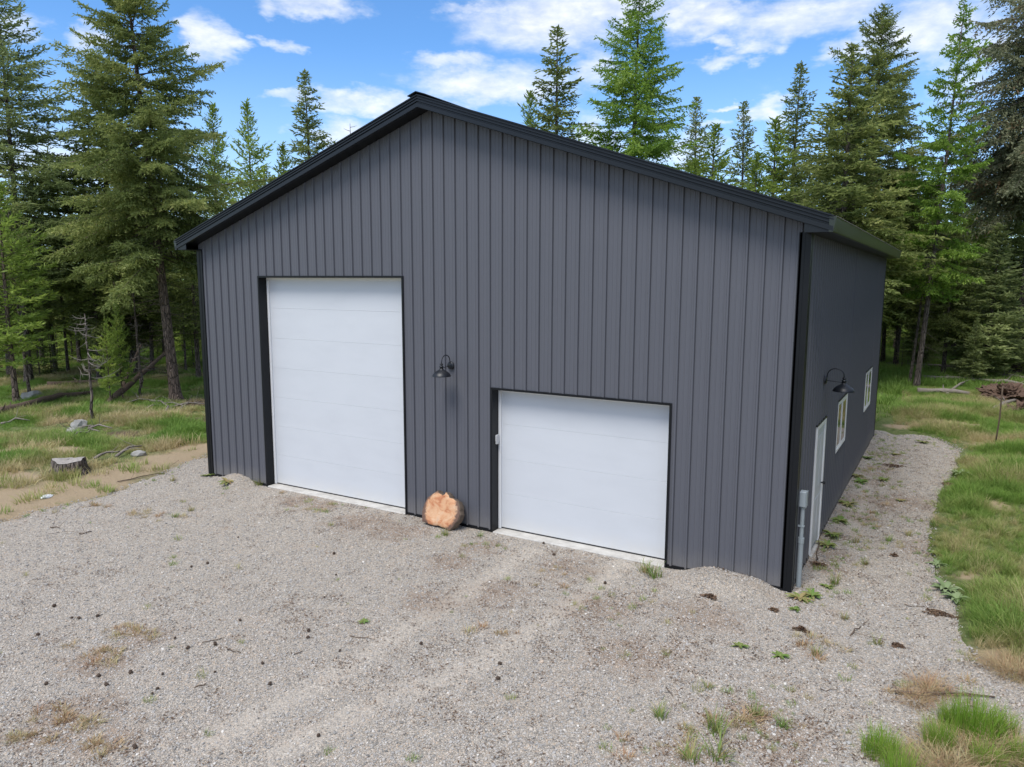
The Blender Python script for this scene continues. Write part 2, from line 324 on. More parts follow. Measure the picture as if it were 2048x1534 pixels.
def gh(x, y):                              # gravel height
    x = np.asarray(x, float); y = np.asarray(y, float)
    h = (fbm(x, y, .8, 2) - .5) * .05 + (fbm(x, y, 4, 3) - .5) * .018 - .02
    b1 = .19 * np.exp(-((x - 11.35) / .55) ** 4) * np.exp(-(np.maximum(-y - .25, 0) / .38) ** 2) * (.85 + .5 * (vnoise(x, y, 2.2, 4) - .5))
    b2 = .10 * np.exp(-((x - .95) / .45) ** 4) * np.exp(-(np.maximum(-y - .1, 0) / .35) ** 2) * (.7 + .9 * vnoise(x, y, 5, 4))
    ditch = -.05 * np.exp(-((x - 12.75) / .3) ** 2) * sstep(1.0, 2.5, y)
    return h + b1 * sstep(.2, -.02, y) + b2 + ditch
def oh(x, y):                              # open ground height
    x = np.asarray(x, float); y = np.asarray(y, float)
    h = (fbm(x, y, .22, 8) - .45) * .35 + (fbm(x, y, 1.5, 9) - .5) * .10
    sd_ = sdist(x, y); h = h * sstep(0, -2.5, sd_) + .015
    h = h * sstep(120, 60, np.hypot(x, y)) 
    return np.where(sd_ > 0, -.10 * sstep(0, .35, sd_) + .015, h)
def zg(x, y):
    sd_ = float(sdn(x, y)); return float(gh(x, y)) if sd_ > 0.05 else float(oh(x, y))
# painted masks: dry straw and bare soil patches by place
STRAW = [(G(60, 1005), 1.5), (G(-40, 1010), 1.5), (G(180, 978), 1.2), (G(120, 985), 1.2), (G(10, 960), .9), (G(270, 938), 1.2), (G(350, 915), 1.0), (G(220, 955), 1.0), (G(400, 898), .8), (G(130, 900), .8), (G(20, 900), .8), (G(1935, 1155), .28), (G(1990, 1010), .35), (G(1800, 855), .5), (G(2000, 1330), .5), (G(1930, 850), .6), (G(1990, 890), .7)]
SOIL = [(G(130, 840), .9), (G(380, 805), 1.6), (G(320, 830), 1.2), (G(110, 790), 1.3), (G(170, 755), 1.8), (G(400, 850), .8), (G(2010, 790), 1.6), (G(1930, 745), 2.5), (G(240, 870), .7)]
def mask(x, y, L):
    r = np.zeros(np.shape(x))
    for (c, rad) in L: r = np.maximum(r, np.exp(-((x - c[0]) ** 2 + (y - c[1]) ** 2) / rad ** 2))
    return r
def grid(xs, ys):
    X, Y = np.meshgrid(xs, ys); nx, ny = len(xs), len(ys)
    i = np.arange(nx * ny).reshape(ny, nx); F = np.stack([i[:-1, :-1], i[:-1, 1:], i[1:, 1:], i[1:, :-1]], -1).reshape(-1, 4)
    return X.ravel(), Y.ravel(), F
core = np.arange(-40, 50, .3); out = np.array([55, 65, 80, 110, 160, 300, 700, 2500.])
X, Y, F = grid(np.concatenate([-out[::-1], core, out + 5]), np.concatenate([-out[::-1], core - 5, out + 5]))
Z = oh(X, Y)
forest = sstep(26, 33, np.hypot(X - CAM[0], Y - CAM[1]))
me = np_mesh('forest_ground', np.stack([X, Y, Z], 1), F, M['ground'], {'straw': mask(X, Y, STRAW), 'soil': np.maximum(mask(X, Y, SOIL), forest * .12)}, True)
tag(mesh_obj('ground', me), kind='structure')
# gravel yard
xs = np.arange(-13, 24, .11); ys = np.arange(-20, 14, .11)
X, Y, F = grid(xs, ys); sd_ = sdn(X, Y)
Z = gh(X, Y); Z = np.where(sd_ < .25, Z - .09 * sstep(.25, -.12, sd_), Z)
keepv = sd_ > -.2
inb = (X > .12) & (X < BW - .12) & (Y > .3) & (Y < BD - .1); keepv &= ~inb
keep = keepv[F].all(1); F = F[keep]; used = np.unique(F); rem = -np.ones(len(X), int); rem[used] = np.arange(len(used))
def seg_d(X, Y, P):
    b_ = np.full(X.shape, 1e9)
    for (a, b2) in zip(P[:-1], P[1:]):
        dx, dy = b2[0] - a[0], b2[1] - a[1]; tt = np.clip(((X - a[0]) * dx + (Y - a[1]) * dy) / (dx * dx + dy * dy), 0, 1)
        b_ = np.minimum(b_, np.hypot(X - a[0] - tt * dx, Y - a[1] - tt * dy))
    return b_
TR = [[G(*q) for q in L] for L in ([(1245, 1125), (1190, 1170), (1080, 1250), (940, 1330), (760, 1400), (560, 1500)], [(1060, 1100), (960, 1165), (820, 1250), (660, 1350), (420, 1480)],
                                   [(1700, 1060), (1730, 960), (1740, 900)])]
trk = np.zeros(len(X))
for P in TR: trk = np.maximum(trk, np.exp(-(seg_d(X, Y, P) / .27) ** 2))
DIRT = [(G(720, 1040), .8), (G(790, 1060), .6), (G(900, 1120), .5), (G(1130, 1130), .7), (G(1000, 1180), .6), (G(860, 1200), .6), (G(1640, 1130), .3), (G(1690, 1000), .4), (G(1740, 940), .5), (G(1500, 1430), .5), (G(1560, 1480), .6), (G(1350, 1500), .5), (G(1900, 1400), .5), (G(290, 1270), .4), (G(200, 1320), .5), (G(120, 1440), .6), (G(210, 1480), .4), (G(600, 1000), .5), (G(1850, 1100), .7), (G(1270, 1300), .7), (G(1400, 1230), .6), (G(1800, 1000), .9), ((12.55, 3.0), .45), ((12.6, 4.2), .45), ((12.6, 5.6), .45), ((12.6, 7), .45), ((12.65, 8.5), .45), ((12.65, 10), .45), ((12.5, 1.9), .45), ((12.55, 1.2), .35), (G(1200, 1210), .6), (G(960, 1090), .4), (G(640, 1010), .5)]
me = np_mesh('gravel_yard', np.stack([X, Y, Z], 1)[used], rem[F], M['gravel'], {'dirt': mask(X, Y, DIRT)[used], 'track': trk[used]}, True)
tag(mesh_obj('gravel_yard', me), kind='structure')

# ---------------------------------------------------------------- scatter with geometry nodes
def scatter(name, P, rot, scl, idx, srcs, tint=None, label=None, cat=None):
    me = bpy.data.meshes.new(name); P = np.asarray(P, np.float32); me.vertices.add(len(P)); me.vertices.foreach_set('co', P.ravel())
    a = me.attributes.new('rot', 'FLOAT_VECTOR', 'POINT'); a.data.foreach_set('vector', np.asarray(rot, np.float32).ravel())
    a = me.attributes.new('scl', 'FLOAT_VECTOR', 'POINT'); sc = np.asarray(scl, np.float32); sc = sc if sc.ndim == 2 else np.stack([sc] * 3, 1)
    a.data.foreach_set('vector', np.ascontiguousarray(sc).ravel())
    a = me.attributes.new('idx', 'INT', 'POINT'); a.data.foreach_set('value', np.asarray(idx, np.int32))
    a = me.attributes.new('tint', 'FLOAT', 'POINT'); a.data.foreach_set('value', np.asarray(tint if tint is not None else np.zeros(len(P)), np.float32))
    o = mesh_obj(name, me); c = bpy.data.collections.new(name + '_sources')
    for s_ in srcs: c.objects.link(s_)
    ng = bpy.data.node_groups.new(name, 'GeometryNodeTree')
    ng.interface.new_socket('Geometry', in_out='INPUT', socket_type='NodeSocketGeometry'); ng.interface.new_socket('Geometry', in_out='OUTPUT', socket_type='NodeSocketGeometry')
    N = ng.nodes; gi = N.new('NodeGroupInput'); go = N.new('NodeGroupOutput'); ci = N.new('GeometryNodeCollectionInfo'); ci.inputs['Collection'].default_value = c
    ci.inputs['Separate Children'].default_value = True; ci.inputs['Reset Children'].default_value = True
    ip = N.new('GeometryNodeInstanceOnPoints'); ip.inputs['Pick Instance'].default_value = True
    def at(n_, ty): q = N.new('GeometryNodeInputNamedAttribute'); q.data_type = ty; q.inputs['Name'].default_value = n_; return q.outputs[0]
    L = ng.links; L.new(gi.outputs[0], ip.inputs['Points']); L.new(ci.outputs[0], ip.inputs['Instance']); L.new(at('idx', 'INT'), ip.inputs['Instance Index'])
    e2r = N.new('FunctionNodeEulerToRotation'); L.new(at('rot', 'FLOAT_VECTOR'), e2r.inputs[0]); L.new(e2r.outputs[0], ip.inputs['Rotation'])
    L.new(at('scl', 'FLOAT_VECTOR'), ip.inputs['Scale']); L.new(ip.outputs[0], go.inputs[0])
    md = o.modifiers.new('scatter', 'NODES'); md.node_group = ng
    return tag(o, label, cat, kind='stuff')
def src(name, me): return bpy.data.objects.new(name, me)

def blade_mesh(name, n, rad, hgt, wid, lean, mat, seed, segs=3, attr=True):
    r = np.random.default_rng(seed); V = []; F = []; A = []
    for i in range(n):
        a = r.uniform(0, 2 * pi); rr = rad * r.uniform(0, 1) ** .7; x, y = rr * cos(a), rr * sin(a)
        h = hgt * r.uniform(.45, 1.1); la = a + r.normal(0, .9); ln = lean * r.uniform(.2, 1.3); w_ = wid * r.uniform(.6, 1.2); pa = la + pi / 2 + r.normal(0, .4)
        b_ = len(V); tt = r.uniform(0, 1)
        for k in range(segs + 1):
            s_ = k / segs; off = h * ln * s_ ** 1.8; z = h * s_ * (1 - .35 * ln * s_); ww = w_ * (1 - s_ ** 1.5) * .5 + .0006
            cx, cy = x + cos(la) * off, y + sin(la) * off
            V += [(cx - cos(pa) * ww, cy - sin(pa) * ww, z), (cx + cos(pa) * ww, cy + sin(pa) * ww, z)]; A += [tt, tt]
        for k in range(segs): F.append((b_ + 2 * k, b_ + 2 * k + 1, b_ + 2 * k + 3, b_ + 2 * k + 2))
    return np_mesh(name, np.array(V), np.array(F), mat, {'tint': A} if attr else None)
tall = [src('tall_grass_source', blade_mesh('tall_grass', 46, .16, .42, .011, .75, M['grass'], 20 + i, 4)) for i in range(5)]
short = [src('short_grass_source', blade_mesh('short_grass', 40, .17, .20, .013, .7, M['grass'], 40 + i, 2)) for i in range(5)]
def pts_in(n, x0, x1, y0, y1): return RNG.uniform(x0, x1, n), RNG.uniform(y0, y1, n)
def seen(x, y, z=.1, m=160):
    P = np.stack([x, y, np.full(len(x), z)], 1); d = P - CAM; zz = d @ _fw; u = 1024 + FPX * (d @ _r2) / np.maximum(zz, .1); v = 767 - FPX * (d @ _u2) / np.maximum(zz, .1)
    return (zz > 1) & (u > -m) & (u < 2048 + m) & (v < 1534 + m)
def bld(x, y, m=0.0): return (x > -m) & (x < BW + m) & (y > -m) & (y < BD + m)
# right bank, tall and lush
x, y = pts_in(60000, 12.5, 26, -6, 24); sd_ = sdn(x, y); st = mask(x, y, STRAW); q = fbm(x, y, .55, 31)
dens = .7 + .3 * sstep(.35, .6, q)
k = (sd_ < .12) & seen(x, y) & ~bld(x, y, .3) & (RNG.random(len(x)) < np.where(sd_ > -.05, .3, dens) * (1 - .8 * st) * 1.0)
x, y, q, st = x[k], y[k], q[k], st[k]; sdk = sd_[k]
sc = (.35 + .62 * sstep(.35, .62, q)) * RNG.uniform(.7, 1.25, len(x)) * (1 - .5 * st) * (.5 + .5 * sstep(.1, -.7, sdk)) * (1 - .45 * sstep(14, 22, y))
dirn = .9 + fbm(x, y, .3, 77) * 3
rot = np.stack([RNG.normal(0, .16, len(x)), RNG.normal(0, .16, len(x)), RNG.uniform(0, 6.28, len(x))], 1)
tn = np.clip(.18 + .78 * sstep(.3, .7, fbm(x, y, .8, 33)) - .4 * st + RNG.normal(0, .14, len(x)) - .3 * (RNG.random(len(x)) < .2), 0, 1)
scatter('bank_grass', np.stack([x, y, np.maximum(oh(x, y), np.where(sdk > -.1, gh(x, y) - .02, -1)) - .01], 1), rot, sc, RNG.integers(0, 5, len(x)), tall, tn, 'tall lush green grass flopping over along the right edge of the gravel path', 'grass')
# left meadow
x, y = pts_in(130000, -28, 0, -9, 13); sd_ = sdn(x, y); st = mask(x, y, STRAW); so_ = mask(x, y, SOIL); q = fbm(x, y, .7, 41)
k = (sd_ < .02) & seen(x, y) & ~bld(x, y, .3) & (RNG.random(len(x)) < (.25 + .75 * sstep(.35, .6, q)) * np.clip(1 - 1.5 * st, .03, 1) * (1 - .85 * so_) * .6)
x, y, q, st, so_ = x[k], y[k], q[k], st[k], so_[k]
rot = np.stack([RNG.normal(0, .15, len(x)), RNG.normal(0, .15, len(x)), RNG.uniform(0, 6.28, len(x))], 1)
tn = np.clip(.12 + .75 * sstep(.38, .68, fbm(x, y, .9, 43)) - .4 * st - .3 * so_ + RNG.normal(0, .1, len(x)), 0, 1)
scatter('meadow_grass', np.stack([x, y, oh(x, y) - .01], 1), rot, (.5 + .75 * sstep(.4, .65, q)) * RNG.uniform(.7, 1.3, len(x)), RNG.integers(0, 5, len(x)), short, tn, 'short patchy green and straw grass between the gravel and the forest on the left', 'grass')
# forest floor growth
x, y = pts_in(110000, -45, 30, 8, 60); q = fbm(x, y, .35, 51)
x2, y2 = pts_in(30000, -45, -20, -10, 14); x = np.concatenate([x, x2]); y = np.concatenate([y, y2]); q = fbm(x, y, .35, 51); so_ = mask(x, y, SOIL)
k = seen(x, y) & ~bld(x, y, .4) & (sdn(x, y) < 0) & (RNG.random(len(x)) < (.1 + .9 * sstep(.45, .6, q)) * (1 - .8 * so_)) & ~((x > 12.4) & (y < 23.5)) & ~((x > -28) & (y < 13))
x, y, q = x[k], y[k], q[k]
rot = np.stack([RNG.normal(0, .15, len(x)), RNG.normal(0, .15, len(x)), RNG.uniform(0, 6.28, len(x))], 1)
tn = np.clip(.4 + .6 * fbm(x, y, .4, 53) + RNG.normal(0, .12, len(x)), 0, 1)
scatter('forest_undergrowth', np.stack([x, y, oh(x, y) - .01], 1), rot, (1.0 + .7 * q) * RNG.uniform(.8, 1.5, len(x)), RNG.integers(0, 5, len(x)), short, tn, 'green grass and low growth on the shaded forest floor', 'undergrowth')
# loose stones
def stone(i):
    bm = bmesh.new(); bmesh.ops.create_icosphere(bm, subdivisions=1, radius=.5); r = random.Random(i)
    for v in bm.verts: v.co *= r.uniform(.7, 1.15); v.co.z *= .62; v.co.x *= 1.15
    me = bpy.data.meshes.new('pebble'); bm.to_mesh(me); bm.free(); me.materials.append(M['pebble']); return src('pebble_source', me)
peb = [stone(i) for i in range(7)]
x, y = pts_in(1100000, -4, 17, -9, 13); k = (sdn(x, y) > .02) & seen(x, y, 0, 60) & ~bld(x, y, .02)
dcam = np.hypot(x - CAM[0], y - CAM[1]); k &= RNG.random(len(x)) < np.clip(1.3 - dcam / 13, .16, 1)
pt = np.zeros(len(x))
for P in TR: pt = np.maximum(pt, np.exp(-(seg_d(x, y, P) / .2) ** 2))
k &= RNG.random(len(x)) > pt * .65
x, y = x[k], y[k]; s_ = RNG.gamma(3.5, .0032, len(x)) + .005 + np.clip((np.hypot(x - CAM[0], y - CAM[1]) - 10) * .0008, 0, .01)
scatter('loose_gravel', np.stack([x, y, gh(x, y) + s_ * .12], 1), RNG.uniform(-.6, .6, (len(x), 3)) * [1, 1, 10], s_, RNG.integers(0, 7, len(x)), peb, None, 'loose grey and tan gravel stones covering the yard surface', 'gravel')
x, y = pts_in(60000, 9.8, 16, -1.6, 1.2); k = (sdn(x, y) > .02) & ~bld(x, y, .02); x, y = x[k], y[k]; s_ = RNG.gamma(5, .0052, len(x)) + .008

# ---------------------------------------------------------------- the workshop
B = empty('metal_workshop', (0, 0, 0), 'charcoal metal-clad gable workshop with black roof trim and two white overhead doors', 'building')
def roofz(x): return 4.86 + SL * (RX + .32 - abs(x - RX)) + .02
def part(mb, name, mat, parent=None, **k): return mb.build(name, mat, parent or B, **k)
fw_ = MB()
def prism(mb, x0, x1, z0, y0, y1, ztop=roofz, off=0):
    xs = [x0, x1] if not (x0 < RX < x1) else [x0, RX, x1]
    for a, b_ in zip(xs[:-1], xs[1:]):
        mb.add([(a, y0, z0), (b_, y0, z0), (b_, y1, z0), (a, y1, z0), (a, y0, ztop(a) + off), (b_, y0, ztop(b_) + off), (b_, y1, ztop(b_) + off), (a, y1, ztop(a) + off)],
               [(3, 2, 1, 0), (4, 5, 6, 7), (0, 1, 5, 4), (1, 2, 6, 5), (2, 3, 7, 6), (3, 0, 4, 7)])
for a, b_, z in ((.01, J1, -.1), (J1 + .001, J2, HT), (J2 + .001, J3, -.1), (J3 + .001, J4, HS), (J4 + .001, BW - .01, -.1)): prism(fw_, a, b_, z, .004, .26, off=-.01)
FW = part(fw_, 'front_wall', M['wall'])
PITCH = .2286
def strip_profile(xa):
    w_ = PITCH
    return [(xa, 0), (xa + w_ * .30 - .011, 0), (xa + w_ * .30 - .006, -.0035), (xa + w_ * .30 + .006, -.0035), (xa + w_ * .30 + .011, 0),
            (xa + w_ * .60 - .011, 0), (xa + w_ * .60 - .006, -.0035), (xa + w_ * .60 + .006, -.0035), (xa + w_ * .60 + .011, 0),
            (xa + w_ - .052, 0), (xa + w_ - .040, -.026), (xa + w_ - .016, -.026), (xa + w_ - .006, 0), (xa + w_ - .0055, .0035), (xa + w_ - .0005, .0035), (xa + w_, 0)]
def clip_prof(pr, a, b_):
    def yat(x):
        for (p, q) in zip(pr[:-1], pr[1:]):
            if p[0] <= x <= q[0]: return p[1] + (q[1] - p[1]) * (x - p[0]) / max(q[0] - p[0], 1e-9)
        return 0
    return [(a, yat(a))] + [p for p in pr if a < p[0] < b_] + [(b_, yat(b_))]
def front_panel(xa, a, b_, z0):
    mb = MB(); pr = clip_prof(strip_profile(xa), a, b_); vs = []
    for (x_, y_) in pr: vs += [(x_, y_, z0), (x_, y_, roofz(x_) - .02)]
    n = len(pr); fs = [(2 * i, 2 * i + 2, 2 * i + 3, 2 * i + 1) for i in range(n - 1)]
    if a < RX < b_:
        pass
    mb.add(vs, fs); return mb.build('panel', M['wall'], FW, fix=False)
edges = [(0.0, J1, .02), (J1, J2, HT), (J2, J3, .02), (J3, J4, HS), (J4, BW, .02)]
ia = 0
while ia * PITCH < BW:
    xa = ia * PITCH; xb = xa + PITCH
    for (a, b_, z0) in edges:
        lo, hi = max(a, xa), min(b_, xb, BW)
        if hi - lo > .012: front_panel(xa, lo, hi, z0)
    ia += 1
# screw heads
sc_ = MB()
for row in np.arange(.35, 6.9, .62):
    for i in range(54):
        x_ = i * PITCH + .185 + .0 ; 
        if x_ > BW - .05 or row > roofz(x_) - .12: continue
        if (J1 - .03 < x_ < J2 + .03 and row < HT + .06) or (J3 - .03 < x_ < J4 + .03 and row < HS + .06): continue
        sc_.lathe([(.0055, 0), (.0055, .004), (.0001, .006)], 6, (0, 0, 0)); n = 18
        for j in range(len(sc_.v) - n, len(sc_.v)):
            v = sc_.v[j]; sc_.v[j] = (x_ - .012 + v[0], -v[2] - .0005, row + v[1])
o = part(sc_, 'screw_heads', M['wall'], FW); o['kind'] = 'stuff'
# side and back walls
SWm = MB(); SWm.box(BW - .25, BW - .11, .262, BD - .01, -.1, HE + .02); SW = part(SWm, 'right_side_wall', M['dark'])
def sheet_panel(y0, y1, holes, name='panel'):
    """ribbed sheet on the right-hand wall, split where openings cut it"""
    mb = MB(); yy = y0
    cuts = sorted({y0, y1} | {c for h in holes for c in h[:2] if y0 < c < y1})
    for a, b_ in zip(cuts[:-1], cuts[1:]):
        mid = (a + b_) / 2; segs = [(.02, HE)]
        for (h0, h1, z0, z1) in holes:
            if h0 < mid < h1: segs = [s_ for s_ in ((.02, z0), (z1, HE)) if s_[1] - s_[0] > .05]
        pr = []
        for k_ in range(int(math.floor(a / PITCH)), int(math.ceil(b_ / PITCH)) + 1):
            pr += [p for p in strip_profile(k_ * PITCH) if a < p[0] < b_]
        pr = [(a, 0)] + pr + [(b_, 0)]
        for (z0, z1) in segs:
            vs = []
            for (y_, o_) in pr: vs += [(BW - o_, y_, z0), (BW - o_, y_, z1)]
            mb.add(vs, [(2 * i, 2 * i + 2, 2 * i + 3, 2 * i + 1) for i in range(len(pr) - 1)])
    return mb.build(name, M['side'], SW, fix=False)
HOLES = [(1.52, 2.46, .02, 2.06), (3.88, 5.24, 1.14, 2.12), (8.80, 10.24, 1.15, 2.14)]
yy = 0
while yy < BD - .01:
    sheet_panel(yy, min(yy + PITCH * 4, BD), HOLES); yy += PITCH * 4
mb = MB(); mb.box(.0, .24, .262, BD - .01, -.1, HE + .02); part(mb, 'left_side_wall', M['wall'])
mb = MB()
prism(mb, .241, BW - .251, -.1, BD - .25, BD - .012, off=-.01); part(mb, 'back_wall', M['wall'])
# corner trims and base trim
def corner(x0, x1, y0, y1, name='corner_trim', zt=HE):
    mb = MB(); mb.box(x0, x1, y0, y1, .0, zt); return part(mb, name, M['black'], bevel=.004)
mb = MB()
prof = [(BW - .125, -.006), (BW - .125, -.026), (BW - .09, -.026), (BW - .085, -.020), (BW - .05, -.020), (BW - .045, -.028), (BW + .028, -.028), (BW + .028, .045), (BW + .020, .05), (BW + .020, .085), (BW + .028, .09), (BW + .028, .135), (BW + .006, .135)]
def wallprof(prof, z0, z1):
    mb = MB(); vs = []
    for p in prof: vs += [(p[0], p[1], z0), (p[0], p[1], z1)]
    mb.add(vs, [(2 * i, 2 * i + 2, 2 * i + 3, 2 * i + 1) for i in range(len(prof) - 1)]); return mb
part(wallprof(prof, -.03, HE + .0), 'corner_trim', M['black'])
part(wallprof([(BW - p[0], p[1]) for p in prof], -.03, HE), 'corner_trim', M['black'])
part(wallprof([(p[0], BD - p[1]) for p in prof], -.03, HE), 'corner_trim', M['black'])
for a, b_ in ((.13, J1), (J2, J3), (J4, BW - .13)):
    mb = MB(); mb.box(a, b_, -.014, -.0005, -.05, .03); part(mb, 'base_trim', M['black'])
mb = MB(); mb.box(BW + .0005, BW + .014, .14, 1.5, -.05, .03); mb.box(BW + .0005, BW + .014, 2.48, BD - .14, -.05, .03); part(mb, 'base_trim', M['black'])
# roof
OF, OS = .31, .32; FH = .20; ZB = 4.86
def rz(x): return ZB + SL * (RX + OS - abs(x - RX))
rake = [(.06, 0), (-.0, .0), (-.016, .006), (-.016, .066), (.006, .072), (.006, .09), (-.014, .098), (-.014, .118), (.000, .122), (.000, .134), (-.018, .142), (-.018, .160), (-.004, .164), (-.004, .176), (-.024, .184), (-.024, .204), (.14, .208), (.14, .195)]
def sweep_rake(xa, xb, ybase, sgn):
    mb = MB(); vs = []
    for (y_, z_) in rake:
        for x_ in (xa, xb): vs.append((x_, ybase + sgn * y_, rz(x_) + z_ - .0))
    mb.add(vs, [(2 * i, 2 * i + 1, 2 * i + 3, 2 * i + 2) for i in range(len(rake) - 1)]); return mb
for xa, xb in ((-OS, RX), (RX, BW + OS)):
    part(sweep_rake(xa, xb, -OF, 1), 'rake_trim', M['roofm'], smooth=False)
    part(sweep_rake(xa, xb, BD + OF, -1), 'rake_trim', M['roofm'])
    mb = MB()
    mb.add([(xa, -OF + .04, rz(xa) + .012), (xb, -OF + .04, rz(xb) + .012), (xb, .02, rz(xb) + .012), (xa, .02, rz(xa) + .012)], [(0, 1, 2, 3)])
    mb.add([(xa, -OF + .04, rz(xa) + .03), (xb, -OF + .04, rz(xb) + .03), (xb, .02, rz(xb) + .03), (xa, .02, rz(xa) + .03)], [(0, 1, 2, 3)]); part(mb, 'rake_soffit', M['black'])
RF = empty('roof', (0, 0, 0), parent=B)
yb = -OF + .02; kk = 0
while yb < BD + OF - .05:                     # three-foot roof sheets with ribs up the slope
    ye = min(yb + PITCH * 4, BD + OF - .02)
    for sgn in (-1, 1):
        mb = MB(); pr = []
        for k_ in range(4):
            y0 = yb + k_ * PITCH
            if y0 < ye - .02: pr += [(y0, 0), (y0 + .17, 0), (y0 + .185, .022), (y0 + .205, .022)]
        pr.append((ye, 0)); vs = []
        for (y_, z_) in pr:
            for x_ in (RX, RX + sgn * (RX + OS + .03)): vs.append((x_, y_, ZB + SL * (RX + OS - abs(x_ - RX)) + .185 + z_))
        mb.add(vs, [(2 * i, 2 * i + 1, 2 * i + 3, 2 * i + 2) for i in range(len(pr) - 1)]); mb.build('roof_panel', M['roofm'], RF, fix=False)
    yb += PITCH * 4
mb = MB(); zr = rz(RX) + .2
for sgn in (-1, 1):
    mb.add([(RX, -OF - .05, zr + .045), (RX + sgn * .17, -OF - .05, zr - .01), (RX + sgn * .17, BD + OF + .05, zr - .01), (RX, BD + OF + .05, zr + .045),
            (RX, -OF - .05, zr + .032), (RX + sgn * .17, -OF - .05, zr - .023), (RX + sgn * .17, BD + OF + .05, zr - .023), (RX, BD + OF + .05, zr + .032)], [(0, 1, 2, 3), (4, 5, 6, 7), (0, 1, 5, 4), (1, 2, 6, 5), (2, 3, 7, 6)])
mb.build('ridge_cap', M['roofm'], RF)
mb = MB()                                      # structure closing the roof space
mb.add([(-OS + .03, -OF + .08, rz(-OS) + .165), (RX, -OF + .08, rz(RX) + .165), (BW + OS - .03, -OF + .08, rz(BW + OS) + .165), (-OS + .03, BD + OF - .08, rz(-OS) + .165), (RX, BD + OF - .08, rz(RX) + .165), (BW + OS - .03, BD + OF - .08, rz(BW + OS) + .165)], [(0, 1, 4, 3), (1, 2, 5, 4)])
mb.build('roof_deck', M['dark'], RF, fix=False)
M['eave'] = simple('glossy_black_fascia', (.018, .024, .016), .28, var=.2, nscale=1.2, spec=.5, coat=.1)
for sgn in (-1, 1):
    xo = RX + sgn * (RX + OS); mb = MB()
    pr = [(xo - sgn * .05, ZB - .002), (xo - sgn * .004, ZB - .002), (xo + sgn * .002, ZB + .012), (xo + sgn * .028, ZB + .165), (xo + sgn * .034, ZB + .185), (xo - sgn * .05, ZB + .185)]; vs = []
    for (x_, z_) in pr: vs += [(x_, -OF - .015, z_), (x_, BD + OF + .015, z_)]
    mb.add(vs, [(2 * i, 2 * i + 1, 2 * i + 3, 2 * i + 2) for i in range(len(pr) - 1)] + [tuple(range(0, 12, 2)), tuple(range(1, 12, 2))]); part(mb, 'eave_fascia', M['eave'])
    x0, x1 = sorted((xo - sgn * .03, RX + sgn * (RX - .02)))
    mb = MB(); mb.box(x0, x1, -OF + .02, BD + OF - .02, ZB - .0, ZB + .012); part(mb, 'eave_soffit', M['black'])
    for yq in (-OF + .0, BD + OF):              # triangular boxed return at the gable end
        xi = RX + sgn * (RX - .02); mb = MB()
        y2 = yq + (.02 if yq < 0 else -.02)
        mb.add([(xo, yq, ZB + .0), (xi, yq, ZB + .0), (xi, yq, rz(xi) + .01), (xo, yq, rz(xo) + .01), (xo, y2, ZB), (xi, y2, ZB), (xi, y2, rz(xi) + .01), (xo, y2, rz(xo) + .01)], [(0, 1, 2, 3), (4, 5, 6, 7), (0, 1, 5, 4), (1, 2, 6, 5), (2, 3, 7, 6), (3, 0, 4, 7)])
        part(mb, 'eave_return', M['roofm'])
# overhead doors
DY = .20
def overhead(x0, x1, h, n, label):
    D = empty('overhead_door', (0, 0, 0), parent=B); D['label'] = label
    hs = (h - .03) / n
    for i in range(n):
        mb = MB(); z0 = .022 + i * hs; mb.box(x0 + .02, x1 - .02, DY, DY + .05, z0 + .0008, z0 + hs - .0008); mb.build('door_section', M['door'], D, bevel=.0018)
    mb = MB(); mb.box(x0 + .008, x1 - .008, DY + .004, DY + .045, .0, .024); mb.build('bottom_seal', M['seal'], D)
    for xa, xb in ((x0 + .004, x0 + .055), (x1 - .055, x1 - .004)):
        mb = MB(); mb.box(xa, xb, DY - .03, DY - .003, .004, h - .052); mb.box(xa + .02 if xa < (x0 + x1) / 2 else xa + .008, xb - .008 if xa < (x0 + x1) / 2 else xb - .02, DY - .036, DY - .0305, .004, h - .06); mb.build('stop_moulding', M['white'], D, bevel=.002)
    mb = MB(); mb.box(x0 + .004, x1 - .004, DY - .03, DY - .003, h - .05, h - .004); mb.build('stop_moulding', M['white'], D, bevel=.002)
    for xa, xb, xl in ((x0 - .002, x0 + .004, x0 - .03), (x1 - .004, x1 + .002, x1 + .03)):
        mb = MB(); mb.box(xa, xb, -.028, DY + .05, -.02, h); a, b_ = sorted((xa if xl < xa else xb, xl)); mb.box(a, b_, -.028, -.006, -.02, h + .03); mb.build('jamb_trim', M['black'], D)
    mb = MB(); mb.box(x0 + .0045, x1 - .0045, -.028, DY + .05, h - .004, h + .002); mb.box(x0, x1, -.0285, -.006, h + .0025, h + .032); mb.build('head_trim', M['black'], D)
    mb = MB(); mb.box(x0 + .005, x1 - .005, -.03, DY + .3, -.2, -.002); mb.build('threshold', M['concrete'], D, bevel=.012)
overhead(J1, J2, HT, 7, 'tall narrow white sectional overhead door on the left')
overhead(J3, J4, HS, 4, 'lower white sectional overhead door on the right')
